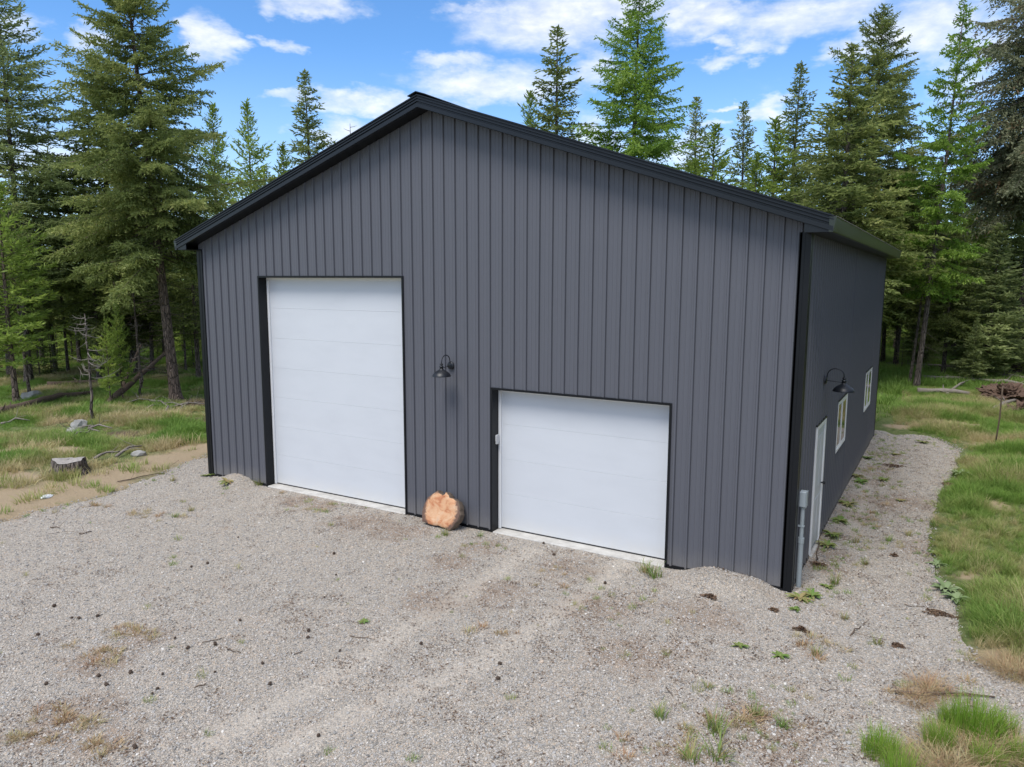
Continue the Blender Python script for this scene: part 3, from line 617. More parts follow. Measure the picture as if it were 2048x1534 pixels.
# entry door in the side wall
D = empty('entry_door', (0, 0, 0), parent=B)
X0 = BW
mb = MB(); y0, y1 = 1.53, 2.45
mb.box(X0 - .10, X0 + .03, y0, y0 + .07, .0, 2.05); mb.box(X0 - .10, X0 + .03, y1 - .07, y1, .0, 2.05); mb.box(X0 - .10, X0 + .03, y0 + .0705, y1 - .0705, 1.985, 2.05); mb.build('frame', M['white'], D, bevel=.003)
mb = MB(); mb.box(X0 - .075, X0 + .010, y0 + .075, y1 - .075, .06, 1.98); mb.build('door_leaf', M['door'], D, bevel=.004)
mb = MB()
for z0, z1 in ((.2, .85), (1.0, 1.85)):
    for ya, yb_ in ((y0 + .17, 1.95), (2.03, y1 - .17)): mb.box(X0 + .009, X0 + .016, ya, yb_, z0, z1)
mb.build('door_moulding', M['door'], D, bevel=.003)
mb = MB(); mb.lathe([(.0001, .075), (.024, .07), (.03, .05), (.024, .035), (.012, .03), (.012, .0), (.03, -.002)], 14)
mb.v = [(X0 + .01 + v[2], y1 - .14 + v[0], 1.0 + v[1]) for v in mb.v]; mb.build('door_knob', M['lampm'], D, smooth=True)
mb = MB(); mb.box(X0 - .1, X0 + .05, y0 + .002, y1 - .002, -.12, .0); mb.build('threshold', M['concrete'], D, bevel=.01)
mb = MB(); mb.box(X0 - .0, X0 + .03, y0 - .03, y1 + .03, 2.052, 2.075); mb.build('drip_cap', M['black'], D)
# windows
def window(y0, y1, z0, z1):
    Wd = MB(); f = .05; xo = X0 + .03
    Wd.box(X0 - .08, xo, y0, y0 + f, z0, z1); Wd.box(X0 - .08, xo, y1 - f, y1, z0, z1); Wd.box(X0 - .08, xo, y0 + f + .0005, y1 - f - .0005, z0, z0 + f); Wd.box(X0 - .08, xo, y0 + f + .0005, y1 - f - .0005, z1 - f, z1)
    Wn = part(Wd, 'window', M['white'], bevel=.003); ym = (y0 + y1) / 2; out_ = []
    for k_, (a, b_, xo2) in enumerate(((y0 + f + .001, ym + .02, X0 + .018), (ym - .02, y1 - f - .001, X0 + .026))):
        s_ = MB(); za, zb = z0 + f + .001, z1 - f - .001; g = .035
        s_.box(xo2 - .025, xo2, a, a + g, za, zb); s_.box(xo2 - .025, xo2, b_ - g, b_, za, zb); s_.box(xo2 - .025, xo2, a + g + .0005, b_ - g - .0005, za, za + g); s_.box(xo2 - .025, xo2, a + g + .0005, b_ - g - .0005, zb - g, zb)
        s_.build('sash', M['white'], Wn, bevel=.002)
        p_ = MB(); p_.box(xo2 - .012, xo2 - .006, a + g + .001, b_ - g - .001, za + g + .001, zb - g - .001); p_.build('pane', M['glass'], Wn)
    c_ = MB(); c_.box(X0 + .001, X0 + .034, y0 - .02, y1 + .02, z1 + .002, z1 + .016); c_.build('drip_cap', M['black'], Wn)
window(3.90, 5.22, 1.16, 2.10); window(8.82, 10.22, 1.17, 2.12)

# ---------------------------------------------------------------- barn lamps
def barn_lamp(loc, rz_, label):
    L = empty('barn_lamp', loc, label, 'wall lamp', 'gooseneck barn lamps on the workshop walls', rz=rz_)
    mb = MB(); mb.lathe([(.0001, .03), (.05, .028), (.066, .018), (.07, .0)], 24); mb.v = [(v[0], -.022 - v[2], v[1]) for v in mb.v]; mb.build('backplate', M['lampm'], L, smooth=True)
    path = [(0, -.04, .02), (0, -.052, .06)] + [(0, -.175 + .12 * cos(a), .085 + .105 * sin(a)) for a in np.linspace(0, pi, 14)] + [(0, -.298, .05)]
    mb = MB(); mb.tube(path, .0085, 10); mb.build('arm', M['lampm'], L, smooth=True)
    mb = MB(); mb.tube([(0, -.04, .0), (0, -.17, -.012), (0, -.285, -.02)], .005, 8); mb.build('brace', M['lampm'], L, smooth=True)
    c_ = (0, -.298, 0)
    mb = MB(); mb.lathe([(.0001, .062), (.018, .06), (.03, .052), (.034, .045), (.02, .04), (.02, .02), (.036, .014), (.036, -.002), (.028, -.006), (.028, -.03)], 20, c_); mb.build('socket_cap', M['lampm'], L, smooth=True)
    mb = MB(); mb.lathe([(.03, -.028), (.042, -.045), (.07, -.06), (.11, -.085), (.142, -.115), (.158, -.148), (.160, -.156), (.156, -.156), (.138, -.118), (.106, -.09), (.066, -.066), (.03, -.05)], 32, c_); mb.build('lamp_shade', M['lampm'], L, smooth=True)
    return L
l1 = barn_lamp((6.515, -.004, 2.80), 0, 'black gooseneck barn lamp on the front wall between the two overhead doors')
l2 = barn_lamp((BW + .004, 1.98, 2.72), pi / 2, 'black gooseneck barn lamp above the entry door on the side wall')
# keypad, conduit
K = empty('door_keypad', (J3 + .004, .10, 1.50), 'small pale grey keypad on the black jamb left of the lower overhead door', 'keypad')
mb = MB(); mb.box(.0, .035, -.03, .05, 0, .16); mb.build('housing', M['keypad'], K, bevel=.006)
mb = MB(); mb.box(.002, .03, -.036, -.0305, .05, .15); mb.build('cover', M['keypad'], K, bevel=.002)
C_ = empty('electrical_conduit', (BW + .07, .26, 0), 'grey plastic conduit riser with a small box at the front right corner', 'conduit')
mb = MB(); mb.tube([(0, 0, -.1), (0, 0, .62)], .036, 16); mb.build('lower_pipe', M['grey_plastic'], C_, smooth=False)
mb = MB(); mb.tube([(0, 0, .622), (0, 0, .70)], .042, 16); mb.build('coupling', M['grey_plastic'], C_)
mb = MB(); mb.tube([(0, 0, .701), (0, 0, 1.13)], .029, 16); mb.build('upper_pipe', M['grey_plastic'], C_)
mb = MB(); mb.box(-.05, .035, -.033, .033, .86, .872); mb.tube([(0, 0, .85), (0, 0, .88)], .032, 12); mb.build('strap', M['grey_plastic'], C_)
mb = MB(); mb.tube([(0, 0, 1.115), (0, 0, 1.15)], .036, 16); mb.box(-.045, .04, -.06, .06, 1.151, 1.37); mb.build('junction_box', M['grey_plastic'], C_, bevel=.008)
mb = MB(); mb.box(.0405, .052, -.064, .064, 1.147, 1.374); mb.build('box_cover', M['grey_plastic'], C_, bevel=.005)

# ---------------------------------------------------------------- wood slab against the wall
m, t, b = new_mat('slab_face'); p = t.coord('Object'); n1 = t.noise(t.scalev(p, (1, 1, 1.5)), 3.6, 6, .62, .9); n2 = t.noise(p, 11, 6, .7, .4)
ln = t.n.new('ShaderNodeVectorMath'); ln.operation = 'LENGTH'; t.l.new(p, ln.inputs[0])
c = t.ramp(n1, [(.28, (.22, .08, .04)), (.39, (.48, .18, .08)), (.48, (.62, .34, .18)), (.60, (.68, .45, .28)), (.74, (.45, .36, .29))])
c = t.mix(t.m('MULTIPLY', n2, .5), c, (.42, .2, .09)); c = t.mix(t.ss(t.m('ADD', ln.outputs['Value'], t.m('MULTIPLY', n2, .18)), .41, .47), c, (.14, .08, .055))
t.l.new(c, b.inputs['Base Color']); b.inputs['Roughness'].default_value = .7; bump(t, b, n2, .8, .02); M['slabface'] = m
Ls = empty('burl_slab', (6.43, -.30, .01), 'orange-brown cross-cut wood slab with bark edge leaning between the overhead doors', 'wood slab')
outl = [(-.39, .02), (-.43, .18), (-.42, .33), (-.38, .45), (-.27, .54), (-.17, .615), (-.10, .57), (-.04, .555), (.03, .61), (.08, .60), (.13, .545), (.22, .53), (.33, .50), (.40, .40), (.44, .27), (.40, .15), (.33, .05), (.27, -.05), (.16, -.01), (.0, .0), (-.15, -.01), (-.28, -.0)]
oc = []
for i in range(len(outl)):
    a = np.array(outl[i]); b_ = np.array(outl[(i + 1) % len(outl)])
    for s_ in (0, .5): oc.append(a * (1 - s_) + b_ * s_ + RNG.normal(0, .006, 2))
mb = MB(); n = len(oc); cz = .28; rings = []
for (f_, y_) in ((0.0, -.05), (.2, -.05), (.4, -.05), (.6, -.05), (.78, -.048), (.9, -.044), (.975, -.036)): rings.append([(.05 * (1 - f_) + q[0] * f_, y_ + float(fbm(q[0] * f_ + 3, (q[1] - cz) * f_ + 5, 4.5, 3) - .5) * .035 * (f_ < .95), cz + (q[1] - cz) * f_) for q in oc])
vs = [v for r_ in rings for v in r_]; fs = []
for i in range(len(rings) - 1):
    for k_ in range(n): fs.append((i * n + k_, i * n + (k_ + 1) % n, (i + 1) * n + (k_ + 1) % n, (i + 1) * n + k_))
mb.add(vs, fs); o1 = mb.build('cut_face', M['slabface'], Ls, smooth=True); 
mb = MB(); rings = []
for (f_, y_) in ((.976, -.035), (1.0, -.022), (1.0, .02), (.99, .07), (.96, .10), (.0, .105)): rings.append([(q[0] * f_, y_ + RNG.normal(0, .004), cz + (q[1] - cz) * f_) for q in oc])
vs = [v for r_ in rings for v in r_]; fs = []
for i in range(len(rings) - 1):
    for k_ in range(n): fs.append((i * n + k_, i * n + (k_ + 1) % n, (i + 1) * n + (k_ + 1) % n, (i + 1) * n + k_))
mb.add(vs, fs); M['slabbark'] = simple('slab_bark', (.16, .12, .09), .9, var=.5, nscale=12, bmp=.8); o2 = mb.build('bark_edge', M['slabbark'], Ls)
for o in (o1, o2): pass
Ls.rotation_euler = (R_(-20), 0, R_(-4)); Ls.scale = (.97, 1.15, .97)
# object-space texture centre sits at the slab middle
for o in (o1, o2):
    o.data.transform(Matrix.Translation((0, 0, -cz))); o.location = (0, 0, cz)

# ---------------------------------------------------------------- trees
def conifer(seed, H, base, R, mats, prof, nb, tw_step=.07, nl=.11, nw=.045, e_lo=-8, e_hi=40, droop=.25, tipup=.0, twl=.34, hang=.15, tr=.02, gap=.0, clump=.5, dead=14, segs=2, trunk_bend=.15, rw=1.0):
    nw *= 1.05; nl *= .86; tw_step *= .84; r = np.random.default_rng(seed); C0 = []; C1 = []; TI = []; wood = MB(); trunk = MB()
    bend = r.uniform(-1, 1, 2) * trunk_bend
    def axis(z): s_ = z / H; return np.array([bend[0] * sin(s_ * 3.0) , bend[1] * sin(s_ * 2.2), z])
    zs = np.concatenate([[-.25, 0, .12, .35], np.linspace(.8, H, 16)])
    rad = [max(tr * H * .5 * (1 - z / H) ** .85, .008) * (1 + (.55 if z <= 0 else .3 if z < .2 else .1 if z < .5 else 0)) for z in zs]
    trunk.tube([axis(z) for z in zs], rad, 12)
    lob = r.uniform(0, 2 * pi, 6); lz = r.uniform(3, 9, 6)
    for i in range(nb):
        t_ = ((i + r.uniform(0, 1)) / nb) ** 1.12; z = base + (H - base) * t_; phi = i * 2.39996 + r.normal(0, .35)
        irr = 1 + clump * .5 * (np.sin(phi * 2 + lob[0] + z * 1.1) * .6 + np.sin(phi * 3 + lob[1] - z * 1.9) * .5 + np.sin(z * lz[0] * .5 + lob[2]) * .5)
        if r.random() < gap: continue
        L = R * prof(t_) * irr * r.uniform(.75, 1.15)
        if L < .12: L = .12
        e = R_(e_lo + (e_hi - e_lo) * t_ ** 1.3 + r.normal(0, 10)); dh = np.array([cos(phi), sin(phi), 0]); ph = np.array([-sin(phi), cos(phi), 0])
        cur = r.normal(0, .12)
        def P(s_): s_ = np.asarray(s_)[..., None]; return axis(z) + dh * (L * s_ * cos(e)) + ph * (L * cur * s_ ** 2) + np.array([0, 0, 1.]) * L * (np.sin(e) * s_ - droop * s_ ** 2 + tipup * s_ ** 3)
        wr = (.006 + L * .007) * rw
        wood.tube([P(s_) for s_ in (0, .4, .8)] if L < .6 else [P(s_) for s_ in (0, .25, .5, .75, .95)], [wr, wr * .7, wr * .3] if L < .6 else [wr, wr * .8, wr * .6, wr * .4, wr * .2], 3, False)
        nt = max(int(L / tw_step), 4); s0 = .12 if L < 1 else .22
        ss_ = np.linspace(s0, 1, nt) + r.normal(0, .01, nt); side = np.where(np.arange(nt) % 2, 1, -1)
        bt = np.clip(.45 + r.normal(0, .16), 0, 1)
        tl = twl * L * (1.05 - ss_) ** .75 * (.35 + .65 * np.minimum(ss_ / .35, 1)) * r.uniform(.5, 1.2, nt) + .07
        tl = np.minimum(tl, .75)
        dirb = (P(np.clip(ss_ + .05, 0, 1.1)) - P(ss_)); dirb /= np.linalg.norm(dirb, axis=1)[:, None]
        an = r.normal(52, 14, nt) * pi / 180
        td = dirb * np.cos(an)[:, None] + ph * (side * np.sin(an))[:, None]; td[:, 2] += r.normal(-hang, .16, nt); td /= np.linalg.norm(td, axis=1)[:, None]
        st_ = P(ss_); 
        # needle clusters along every twig, and off-shoots
        km = int(np.ceil(tl.max() / nl))
        for k_ in range(km):
            a_ = k_ * nl; ok = tl > a_ * .98
            if not ok.any(): break
            p0 = st_[ok] + td[ok] * a_; p0[:, 2] -= hang * 1.2 * a_ ** 2
            dj = td[ok] + r.normal(0, .28, (ok.sum(), 3)); 
            C0.append(p0); C1.append(p0 + dj * nl * r.uniform(.9, 1.5, (ok.sum(), 1))); TI.append(np.clip(bt + r.normal(0, .12, ok.sum()) + .25 * (a_ / tl[ok]), 0, 1))
            if segs > 1:
                dj = td[ok] * .6 + r.normal(0, .6, (ok.sum(), 3)); C0.append(p0); C1.append(p0 + dj * nl * r.uniform(.8, 1.3, (ok.sum(), 1))); TI.append(np.clip(bt + r.normal(0, .14, ok.sum()) + .1, 0, 1))
        ax_ = np.linspace(.3, 1, max(int(L * .8 / nl), 2)); p0 = P(ax_); dj = (P(ax_ + .1) - p0); dj /= np.linalg.norm(dj, axis=1)[:, None] + 1e-6
        C0.append(p0); C1.append(p0 + dj * nl * 1.5 + r.normal(0, .02, p0.shape)); TI.append(np.full(len(p0), min(bt + .1, 1)))
    for i in range(dead):
        z = base * r.uniform(.15, 1.0); phi = r.uniform(0, 6.28); L = R * r.uniform(.15, .5); e = r.uniform(-.35, .15)
        pts = [axis(z)]; d_ = np.array([cos(phi), sin(phi), e])
        for k_ in range(4): d_ = d_ + r.normal(0, .15, 3); pts.append(pts[-1] + d_ * L / 4)
        wood.tube(pts, [.014, .011, .008, .005, .002], 3, False)
    # leader
    zt = np.linspace(H - .5, H + .15, 8); p0 = np.array([axis(min(z, H)) for z in zt]); 
    for _ in range(3): C0.append(p0); C1.append(p0 + np.array([0, 0, 1]) * nl * .9 + r.normal(0, .04, p0.shape)); TI.append(np.full(len(p0), .6))
    C0 = np.concatenate(C0); C1 = np.concatenate(C1); TI = np.concatenate(TI)
    d_ = C1 - C0; rn = r.normal(0, 1, d_.shape) + np.array([0, 0, .6]); wv = np.cross(d_, rn); wv /= np.linalg.norm(wv, axis=1)[:, None] + 1e-9
    ww = (nw * .5 * r.uniform(.7, 1.3, len(d_)))[:, None]
    mid = C0 + d_ * .42; V = np.stack([C0, mid + wv * ww, C1, mid - wv * ww], 1).reshape(-1, 3)
    Fq = np.arange(len(V)).reshape(-1, 4)
    cm = np_mesh('crown', V, Fq, M[mats[0]], {'tint': np.repeat(TI, 4)})
    def tm(mb, name):
        me = bpy.data.meshes.new(name); me.from_pydata(mb.v, [], mb.f); me.materials.append(M[mats[1]])
        me.polygons.foreach_set('use_smooth', np.ones(len(me.polygons), bool)); return me
    return dict(H=H, crown=cm, trunk=tm(trunk, 'trunk'), wood=tm(wood, 'limbs'))
pf_big = lambda t_: (1 - t_) ** .72 * (.62 + .38 * min(t_ / .2, 1)) * 1.12
pf_cone = lambda t_: (1 - t_) ** .8 * (.55 + .45 * min(t_ / .12, 1))
pf_full = lambda t_: (1 - t_ ** 1.5) ** .9 * (.6 + .4 * min(t_ / .18, 1)) + .03
pf_nar = lambda t_: (1 - t_) ** .62 * (.5 + .5 * min(t_ / .15, 1))
PR = {}
PR['fir_big'] = conifer(1, 17, 5.6, 3.6, ('fir', 'bark'), pf_big, 360, .058, .13, .05, -16, 40, .10, .07, .36, .22, .028, .07, .9, 60)
PR['fir_mid'] = conifer(2, 13, 3.0, 2.5, ('fir', 'bark_grey'), pf_cone, 300, .08, .13, .055, -14, 42, .12, .05, .36, .18, .024, .03, .5, 20, 2)
PR['fir_slim'] = conifer(3, 12, 1.5, 1.75, ('fir', 'bark_grey'), pf_nar, 270, .08, .12, .055, -12, 40, .12, .06, .38, .2, .022, .05, .55, 12, 2)
PR['larch'] = conifer(4, 16, 4.0, 3.0, ('larch', 'bark_grey'), pf_full, 330, .062, .12, .05, -10, 35, .10, .10, .30, .35, .022, .06, .6, 20, 2)
PR['larch_sparse'] = conifer(5, 15, 3.6, 2.1, ('larch', 'bark_grey'), pf_nar, 190, .06, .13, .06, -8, 32, .06, .06, .36, .2, .019, .16, .9, 24, 2)
PR['larch_grey'] = conifer(6, 14, 3.5, 2.8, ('larch_grey', 'bark_grey'), pf_full, 270, .075, .13, .045, -15, 38, .05, .12, .34, .1, .016, .05, .5, 20, 2)
PR['pine'] = conifer(7, 12, 4.0, 1.6, ('pine', 'bark_grey'), pf_nar, 150, .085, .17, .055, 5, 55, -.08, .06, .30, -.15, .018, .1, .7, 22, 2)
PR['pine_young'] = conifer(8, 7.5, 1.6, 1.6, ('pine', 'bark'), pf_full, 110, .085, .17, .055, 0, 50, -.06, .06, .32, -.12, .022, .08, .6, 10, 2)
PR['spruce_dark'] = conifer(9, 18, 7.2, 3.6, ('dark_spruce', 'bark_grey'), pf_full, 300, .07, .12, .055, -28, 20, .14, .12, .36, .5, .036, .04, .75, 40, 2)
PR['spruce_young'] = conifer(10, 6.5, .3, 1.5, ('fir2', 'bark_grey'), pf_cone, 230, .07, .12, .05, 5, 50, .10, .04, .36, .12, .022, .03, .5, 4, 2)
PR['fir_dense'] = conifer(11, 11, 2.4, 1.9, ('fir', 'bark_grey'), pf_cone, 210, .095, .15, .065, -12, 40, .12, .05, .38, .2, .024, .03, .45, 12, 1)
PR['pole'] = conifer(12, 11, 5.0, 1.25, ('fir', 'bark_grey'), pf_nar, 90, .10, .15, .06, -5, 35, .05, .06, .36, .15, .014, .1, .8, 34, 1, .25)
nt_ = {}
def tree(kind, x, y, H, label, cat='tree', name='fir_tree', wid=1.0, rz_=None, lean=(0, 0), group=None, z=None):
    P = PR[kind]; E = empty(name, (x, y, oh(x, y) if z is None else z), label, cat, group, rz=random.uniform(0, 6.28) if rz_ is None else rz_)
    s_ = H / P['H']; E.scale = (s_ * wid, s_ * wid, s_); E.rotation_euler = (lean[0], lean[1], E.rotation_euler[2])
    for nm in ('trunk', 'crown'):
        o = mesh_obj(nm, P[nm], E)
    o = mesh_obj('limbs', P['wood'], E); o['kind'] = 'stuff'
    return E
def tb(kind, bx, by, ty, label, **k):            # base seen in the photo
    x, y = G(bx, by); d = math.hypot(x - CAM[0], y - CAM[1]); H = T(bx, ty, d)[2]; return tree(kind, x, y, H, label, **k)
def tt_(kind, tx, ty, d, label, **k):            # only the top is seen
    x, y, z = T(tx, ty, d); return tree(kind, x, y, z, label, **k)
LB = 'trees at the left edge of the forest'; RB = 'trees at the right edge of the forest'; CB = 'trees rising behind the workshop roof'
# left
tb('fir_big', 352, 800, -120, 'tallest dense fir with a bare lower trunk standing just left of the workshop', rz_=1.0, wid=.88, lean=(0, R_(-3)), group=LB)
tt_('larch_grey', -12, -40, 35, 'pale grey-green larch cut off by the left edge of the photo', name='larch_tree', group=LB, wid=1.25)
tb('pine_young', 34, 815, 372, 'young yellow-green pine with a thin reddish trunk at the far left', name='pine_tree', group=LB, wid=1.25)
tt_('fir_mid', 190, 125, 35, 'fir directly left of and behind the tallest fir', group=LB, wid=1.4)
tb('fir_dense', 112, 748, 320, 'left dark fir of a pair of close black trunks deep in the forest', group=LB, wid=.9)
tb('pole', 137, 748, 300, 'right slim fir of a pair of close black trunks deep in the forest', group=LB)
tt_('fir_slim', 240, 250, 38, 'slim fir top showing through the left side of the tallest fir', group=LB)
tt_('pine', 490, 205, 38, 'thin open pine with a visible bare stem left of the roof slope', name='pine_tree', group=LB, wid=1.15)
tt_('fir_slim', 605, 145, 43, 'pointed fir standing alone above the left roof slope', group=CB, wid=1.15)
tt_('pine', 562, 290, 39, 'low pine top between the thin pine and the pointed fir', name='pine_tree', group=CB, wid=1.3)
tt_('pine', 430, 215, 41, 'pine half hidden behind the right side of the tallest fir', name='pine_tree', group=LB, wid=1.2)
tt_('fir_dense', 530, 335, 42, 'low bushy fir against the left roof slope', group=LB, wid=1.3)
tt_('fir_dense', 660, 330, 46, 'small dark fir just above the middle of the left roof slope', group=CB)
for i, (bx, by, ty, kd, lb) in enumerate([(60, 795, 345, 'pole', 'slim fir beside the young yellow-green pine'), (200, 770, 330, 'fir_dense', 'fir with low branches left of the dead bare sapling'), (283, 782, 420, 'pole', 'thin dark sapling trunk left of the leaning dead log'),
        (268, 745, 300, 'fir_mid', 'fir standing behind the leaning dead log'), (305, 750, 380, 'fir_dense', 'dark fir between the leaning dead log and the tallest fir'), (398, 765, 330, 'fir_dense', 'dark fir between the tallest fir and the workshop corner'), (372, 750, 400, 'pole', 'thin black trunk just right of the tallest fir'),
        (20, 760, 330, 'fir_mid', 'dark fir behind the young yellow-green pine'), (160, 735, 380, 'fir_dense', 'distant dark fir right of the pair of black trunks'), (232, 728, 390, 'fir_mid', 'distant fir in the gap above the leaning dead log'), (85, 728, 350, 'fir_mid', 'distant dark fir left of the pair of black trunks'),
        (330, 722, 380, 'fir_mid', 'distant fir directly behind the tallest fir'), (450, 740, 350, 'fir_dense', 'fir hidden low behind the left corner of the workshop')]):
    tb(kd, bx, by, ty, lb, group=LB)
tb('pine_young', 222, 812, 640, 'knee-high pine sapling left of the leaning dead log', name='pine_sapling', group=LB, wid=.8)
tb('pine_young', 247, 806, 600, 'thin pine sapling close against the leaning dead log', name='pine_sapling', group=LB, wid=.65)
# behind the roof
tt_('fir_slim', 1120, 58, 40, 'tall thin-topped fir left of the bright green larch behind the roof', group=CB, wid=1.3)
tt_('pine', 1063, 190, 42, 'short pine top left of the thin-topped fir', name='pine_tree', group=CB, wid=1.2)
tt_('larch', 1283, -60, 36, 'tall bright green larch rising behind the middle of the right roof slope', name='larch_tree', group=CB, wid=1.0)
for (tx, ty, d, kd, lb, wd) in [(1393, 200, 43, 'fir_slim', 'thin fir just right of the bright green larch', 1.0), (1437, 255, 41, 'pine', 'bushy pine top right of the thin fir', 1.8), (1487, 208, 44, 'fir_slim', 'symmetrical pointed fir under the small white cloud', 1.0), (1553, 240, 41, 'pine', 'rounded pine left of the tall narrow fir', 1.7),
        (1603, 132, 43, 'fir_slim', 'tall narrow fir right of the small white cloud', 1.1), (1340, 345, 44, 'fir_dense', 'low fir against the roof right of the larch foot', 1.2), (1660, 250, 40, 'fir_dense', 'dense fir left of the two big firs', 1.1), (1520, 310, 38, 'pine', 'low pine crown touching the right roof slope', 1.8), (1240, 330, 46, 'fir_dense', 'low fir left of the larch foot', 1.0), (1590, 340, 37, 'fir_dense', 'low dark fir at the lower end of the right roof slope', 1.3), (1395, 320, 38, 'pine', 'low yellow-green pine against the right roof slope', 1.8)]:
    tt_(kd, tx, ty, d, lb, group=CB, wid=wd, name='pine_tree' if kd == 'pine' else 'fir_tree')
# right
tt_('fir_mid', 1702, 95, 32, 'left one of two big firs above the right eave', group=RB, wid=1.35)
tt_('fir_big', 1762, 18, 38, 'right and taller one of two big firs above the right eave', group=RB, wid=.9)
tb('larch_sparse', 1832, 778, -20, 'bright green larch with a bare leaning trunk right of the workshop', name='larch_tree', group=RB, lean=(R_(1.0), R_(2.2)), rz_=.4, wid=.76)
tb('pole', 1818, 774, 330, 'bare grey stem leaning beside the bright green larch trunk', group=RB, lean=(0, R_(-2)))
tb('spruce_dark', 2040, 757, -190, 'huge dark drooping spruce at the right edge of the photo', name='spruce_tree', group=RB, rz_=2.0)
tb('spruce_young', 1965, 762, 455, 'young pale green spruce with branches to the ground on the right', name='spruce_tree', group=RB, wid=1.5)
for (bx, by, ty, kd, lb) in [(1885, 757, 400, 'fir_mid', 'dark fir between the larch trunk and the young pale spruce'), (1790, 742, 300, 'fir_mid', 'fir just past the far corner of the workshop'), (1765, 730, 360, 'fir_dense', 'dark fir tucked against the far corner of the workshop'), (1925, 735, 330, 'pine', 'pine behind the young pale spruce'),
        (1985, 728, 240, 'fir_mid', 'fir behind the young pale spruce towards the dark spruce'), (1850, 728, 330, 'fir_dense', 'distant dark fir behind the larch trunk'), (1905, 722, 280, 'fir_mid', 'distant fir between the larch and the dark spruce'), (2025, 722, 330, 'fir_dense', 'distant fir just left of the huge spruce trunk'), (1945, 770, 640, 'spruce_young', 'knee-high spruce sapling at the foot of the young pale spruce'), (1790, 705, 330, 'fir_mid', 'far fir above the far corner of the workshop'), (1840, 735, 560, 'spruce_young', 'small spruce behind the larch trunk')]:
    tb(kd, bx, by, ty, lb, group=RB, name='spruce_tree' if 'spruce' in kd else 'pine_tree' if kd == 'pine' else 'fir_tree')
# far forest as one mass
lows = []
for i, (sd0, kd) in enumerate([(31, 'fir'), (32, 'fir'), (33, 'fir'), (34, 'pine')]):
    q = conifer(sd0, 11, .5, 1.9, (kd, 'bark_grey'), pf_cone, 120, .14, .22, .11, -14, 38, .12, .05, .4, .2, .022, .03, .5, 8, 1)
    ob = src('far_tree_source', q['crown']); ob2 = q['trunk']
    bm = bmesh.new(); bm.from_mesh(q['crown']); bm.from_mesh(ob2); me = bpy.data.meshes.new('far_tree'); 
    nv = len(q['crown'].polygons); bm.to_mesh(me); bm.free(); me.materials.append(M[kd]); me.materials.append(M['bark_grey'])
    mi = np.zeros(len(me.polygons), np.int32); mi[nv:] = 1; me.polygons.foreach_set('material_index', mi)
    lows.append(src('far_tree_source', me))
pts = []
r = random.Random(5)
while len(pts) < 470:
    a = YAW + r.uniform(-.85, .85); d = r.uniform(47, 95); x, y = CAM[0] + d * sin(a), CAM[1] + d * cos(a)
    pts.append((x, y, d))
while len(pts) < 700:  # unseen trees on the right, set close and tall to darken the side wall
    a = YAW + r.uniform(.80, 1.95); d = r.uniform(9, 44); x, y = CAM[0] + d * sin(a), CAM[1] + d * cos(a)
    if x > 21.5 and y > -7: pts.append((x, y, d + 62))
pts = np.array(pts)
hs = RNG.uniform(.72, 1.02, len(pts)) * (1 + (pts[:, 2] - 44) * .006) * .82
sp_ = []
while len(sp_) < 210:
    a = YAW + r.uniform(-.8, .75); d = r.uniform(37, 62); x, y = CAM[0] + d * sin(a), CAM[1] + d * cos(a)
    if not (-2 < x < 14 and y < 16): sp_.append((x, y))
sp_ = np.array(sp_); h2 = RNG.uniform(.12, .38, len(sp_))
scatter('forest_saplings', np.stack([sp_[:, 0], sp_[:, 1], oh(sp_[:, 0], sp_[:, 1]) - .05], 1), np.stack([np.zeros(len(sp_))] * 2 + [RNG.uniform(0, 6.28, len(sp_))], 1), np.stack([h2 * 1.3, h2 * 1.3, h2], 1), RNG.integers(0, 4, len(sp_)), [src('sapling_source', q_.data) for q_ in lows], None, 'low thicket of young conifers between the trunks deep in the forest', 'undergrowth')
scatter('distant_forest', np.stack([pts[:, 0], pts[:, 1], np.full(len(pts), -.1)], 1), np.stack([np.zeros(len(pts))] * 2 + [RNG.uniform(0, 6.28, len(pts))], 1), np.stack([hs * 1.2, hs * 1.2, hs], 1), RNG.integers(0, 4, len(pts)), lows, None, 'dark mass of distant conifers filling the forest behind the nearer trees, plus unseen ones at the right shading the side wall', 'forest')

# ---------------------------------------------------------------- dead wood, stump, rocks
def logobj(name, pts, r0, r1, mat, label, cat, stubs=5, group=None, n=9, seed=0, zoff=0):
    rr = random.Random(seed); mb = MB(); P = [np.array(p, float) for p in pts]
    fine = []
    for a, b_ in zip(P[:-1], P[1:]):
        k_ = max(int(np.linalg.norm(b_ - a) / .35), 2)
        for i in range(k_): fine.append(a + (b_ - a) * i / k_ + np.array([rr.gauss(0, .012), rr.gauss(0, .012), rr.gauss(0, .008)]))
    fine.append(P[-1]); base = fine[0].copy()
    rad = [(r0 + (r1 - r0) * i / (len(fine) - 1)) * rr.uniform(.88, 1.1) for i in range(len(fine))]
    mb.tube([p - base for p in fine], rad, n)
    o = mb.build(name, mat, None, loc=tuple(base), smooth=True); tag(o, label, cat, group)
    if stubs:
        sb = MB()
        for _ in range(stubs):
            i = rr.randrange(1, len(fine) - 1); L = rr.uniform(.15, .6); d_ = np.array([rr.gauss(0, 1), rr.gauss(0, 1), abs(rr.gauss(0, .8))]); d_ /= np.linalg.norm(d_)
            sb.tube([fine[i] - base, fine[i] - base + d_ * L * .5, fine[i] - base + d_ * L + np.array([0, 0, rr.uniform(-.1, .1)])], [rad[i] * .35, rad[i] * .22, .004], 4)
        sb.build('branch_stubs', mat, o)
    return o
def gl(px, py, dz=0.0):
    x, y = G(px, py); return (x, y, zg(x, y) + dz)
LG = 'fallen logs on the forest floor'
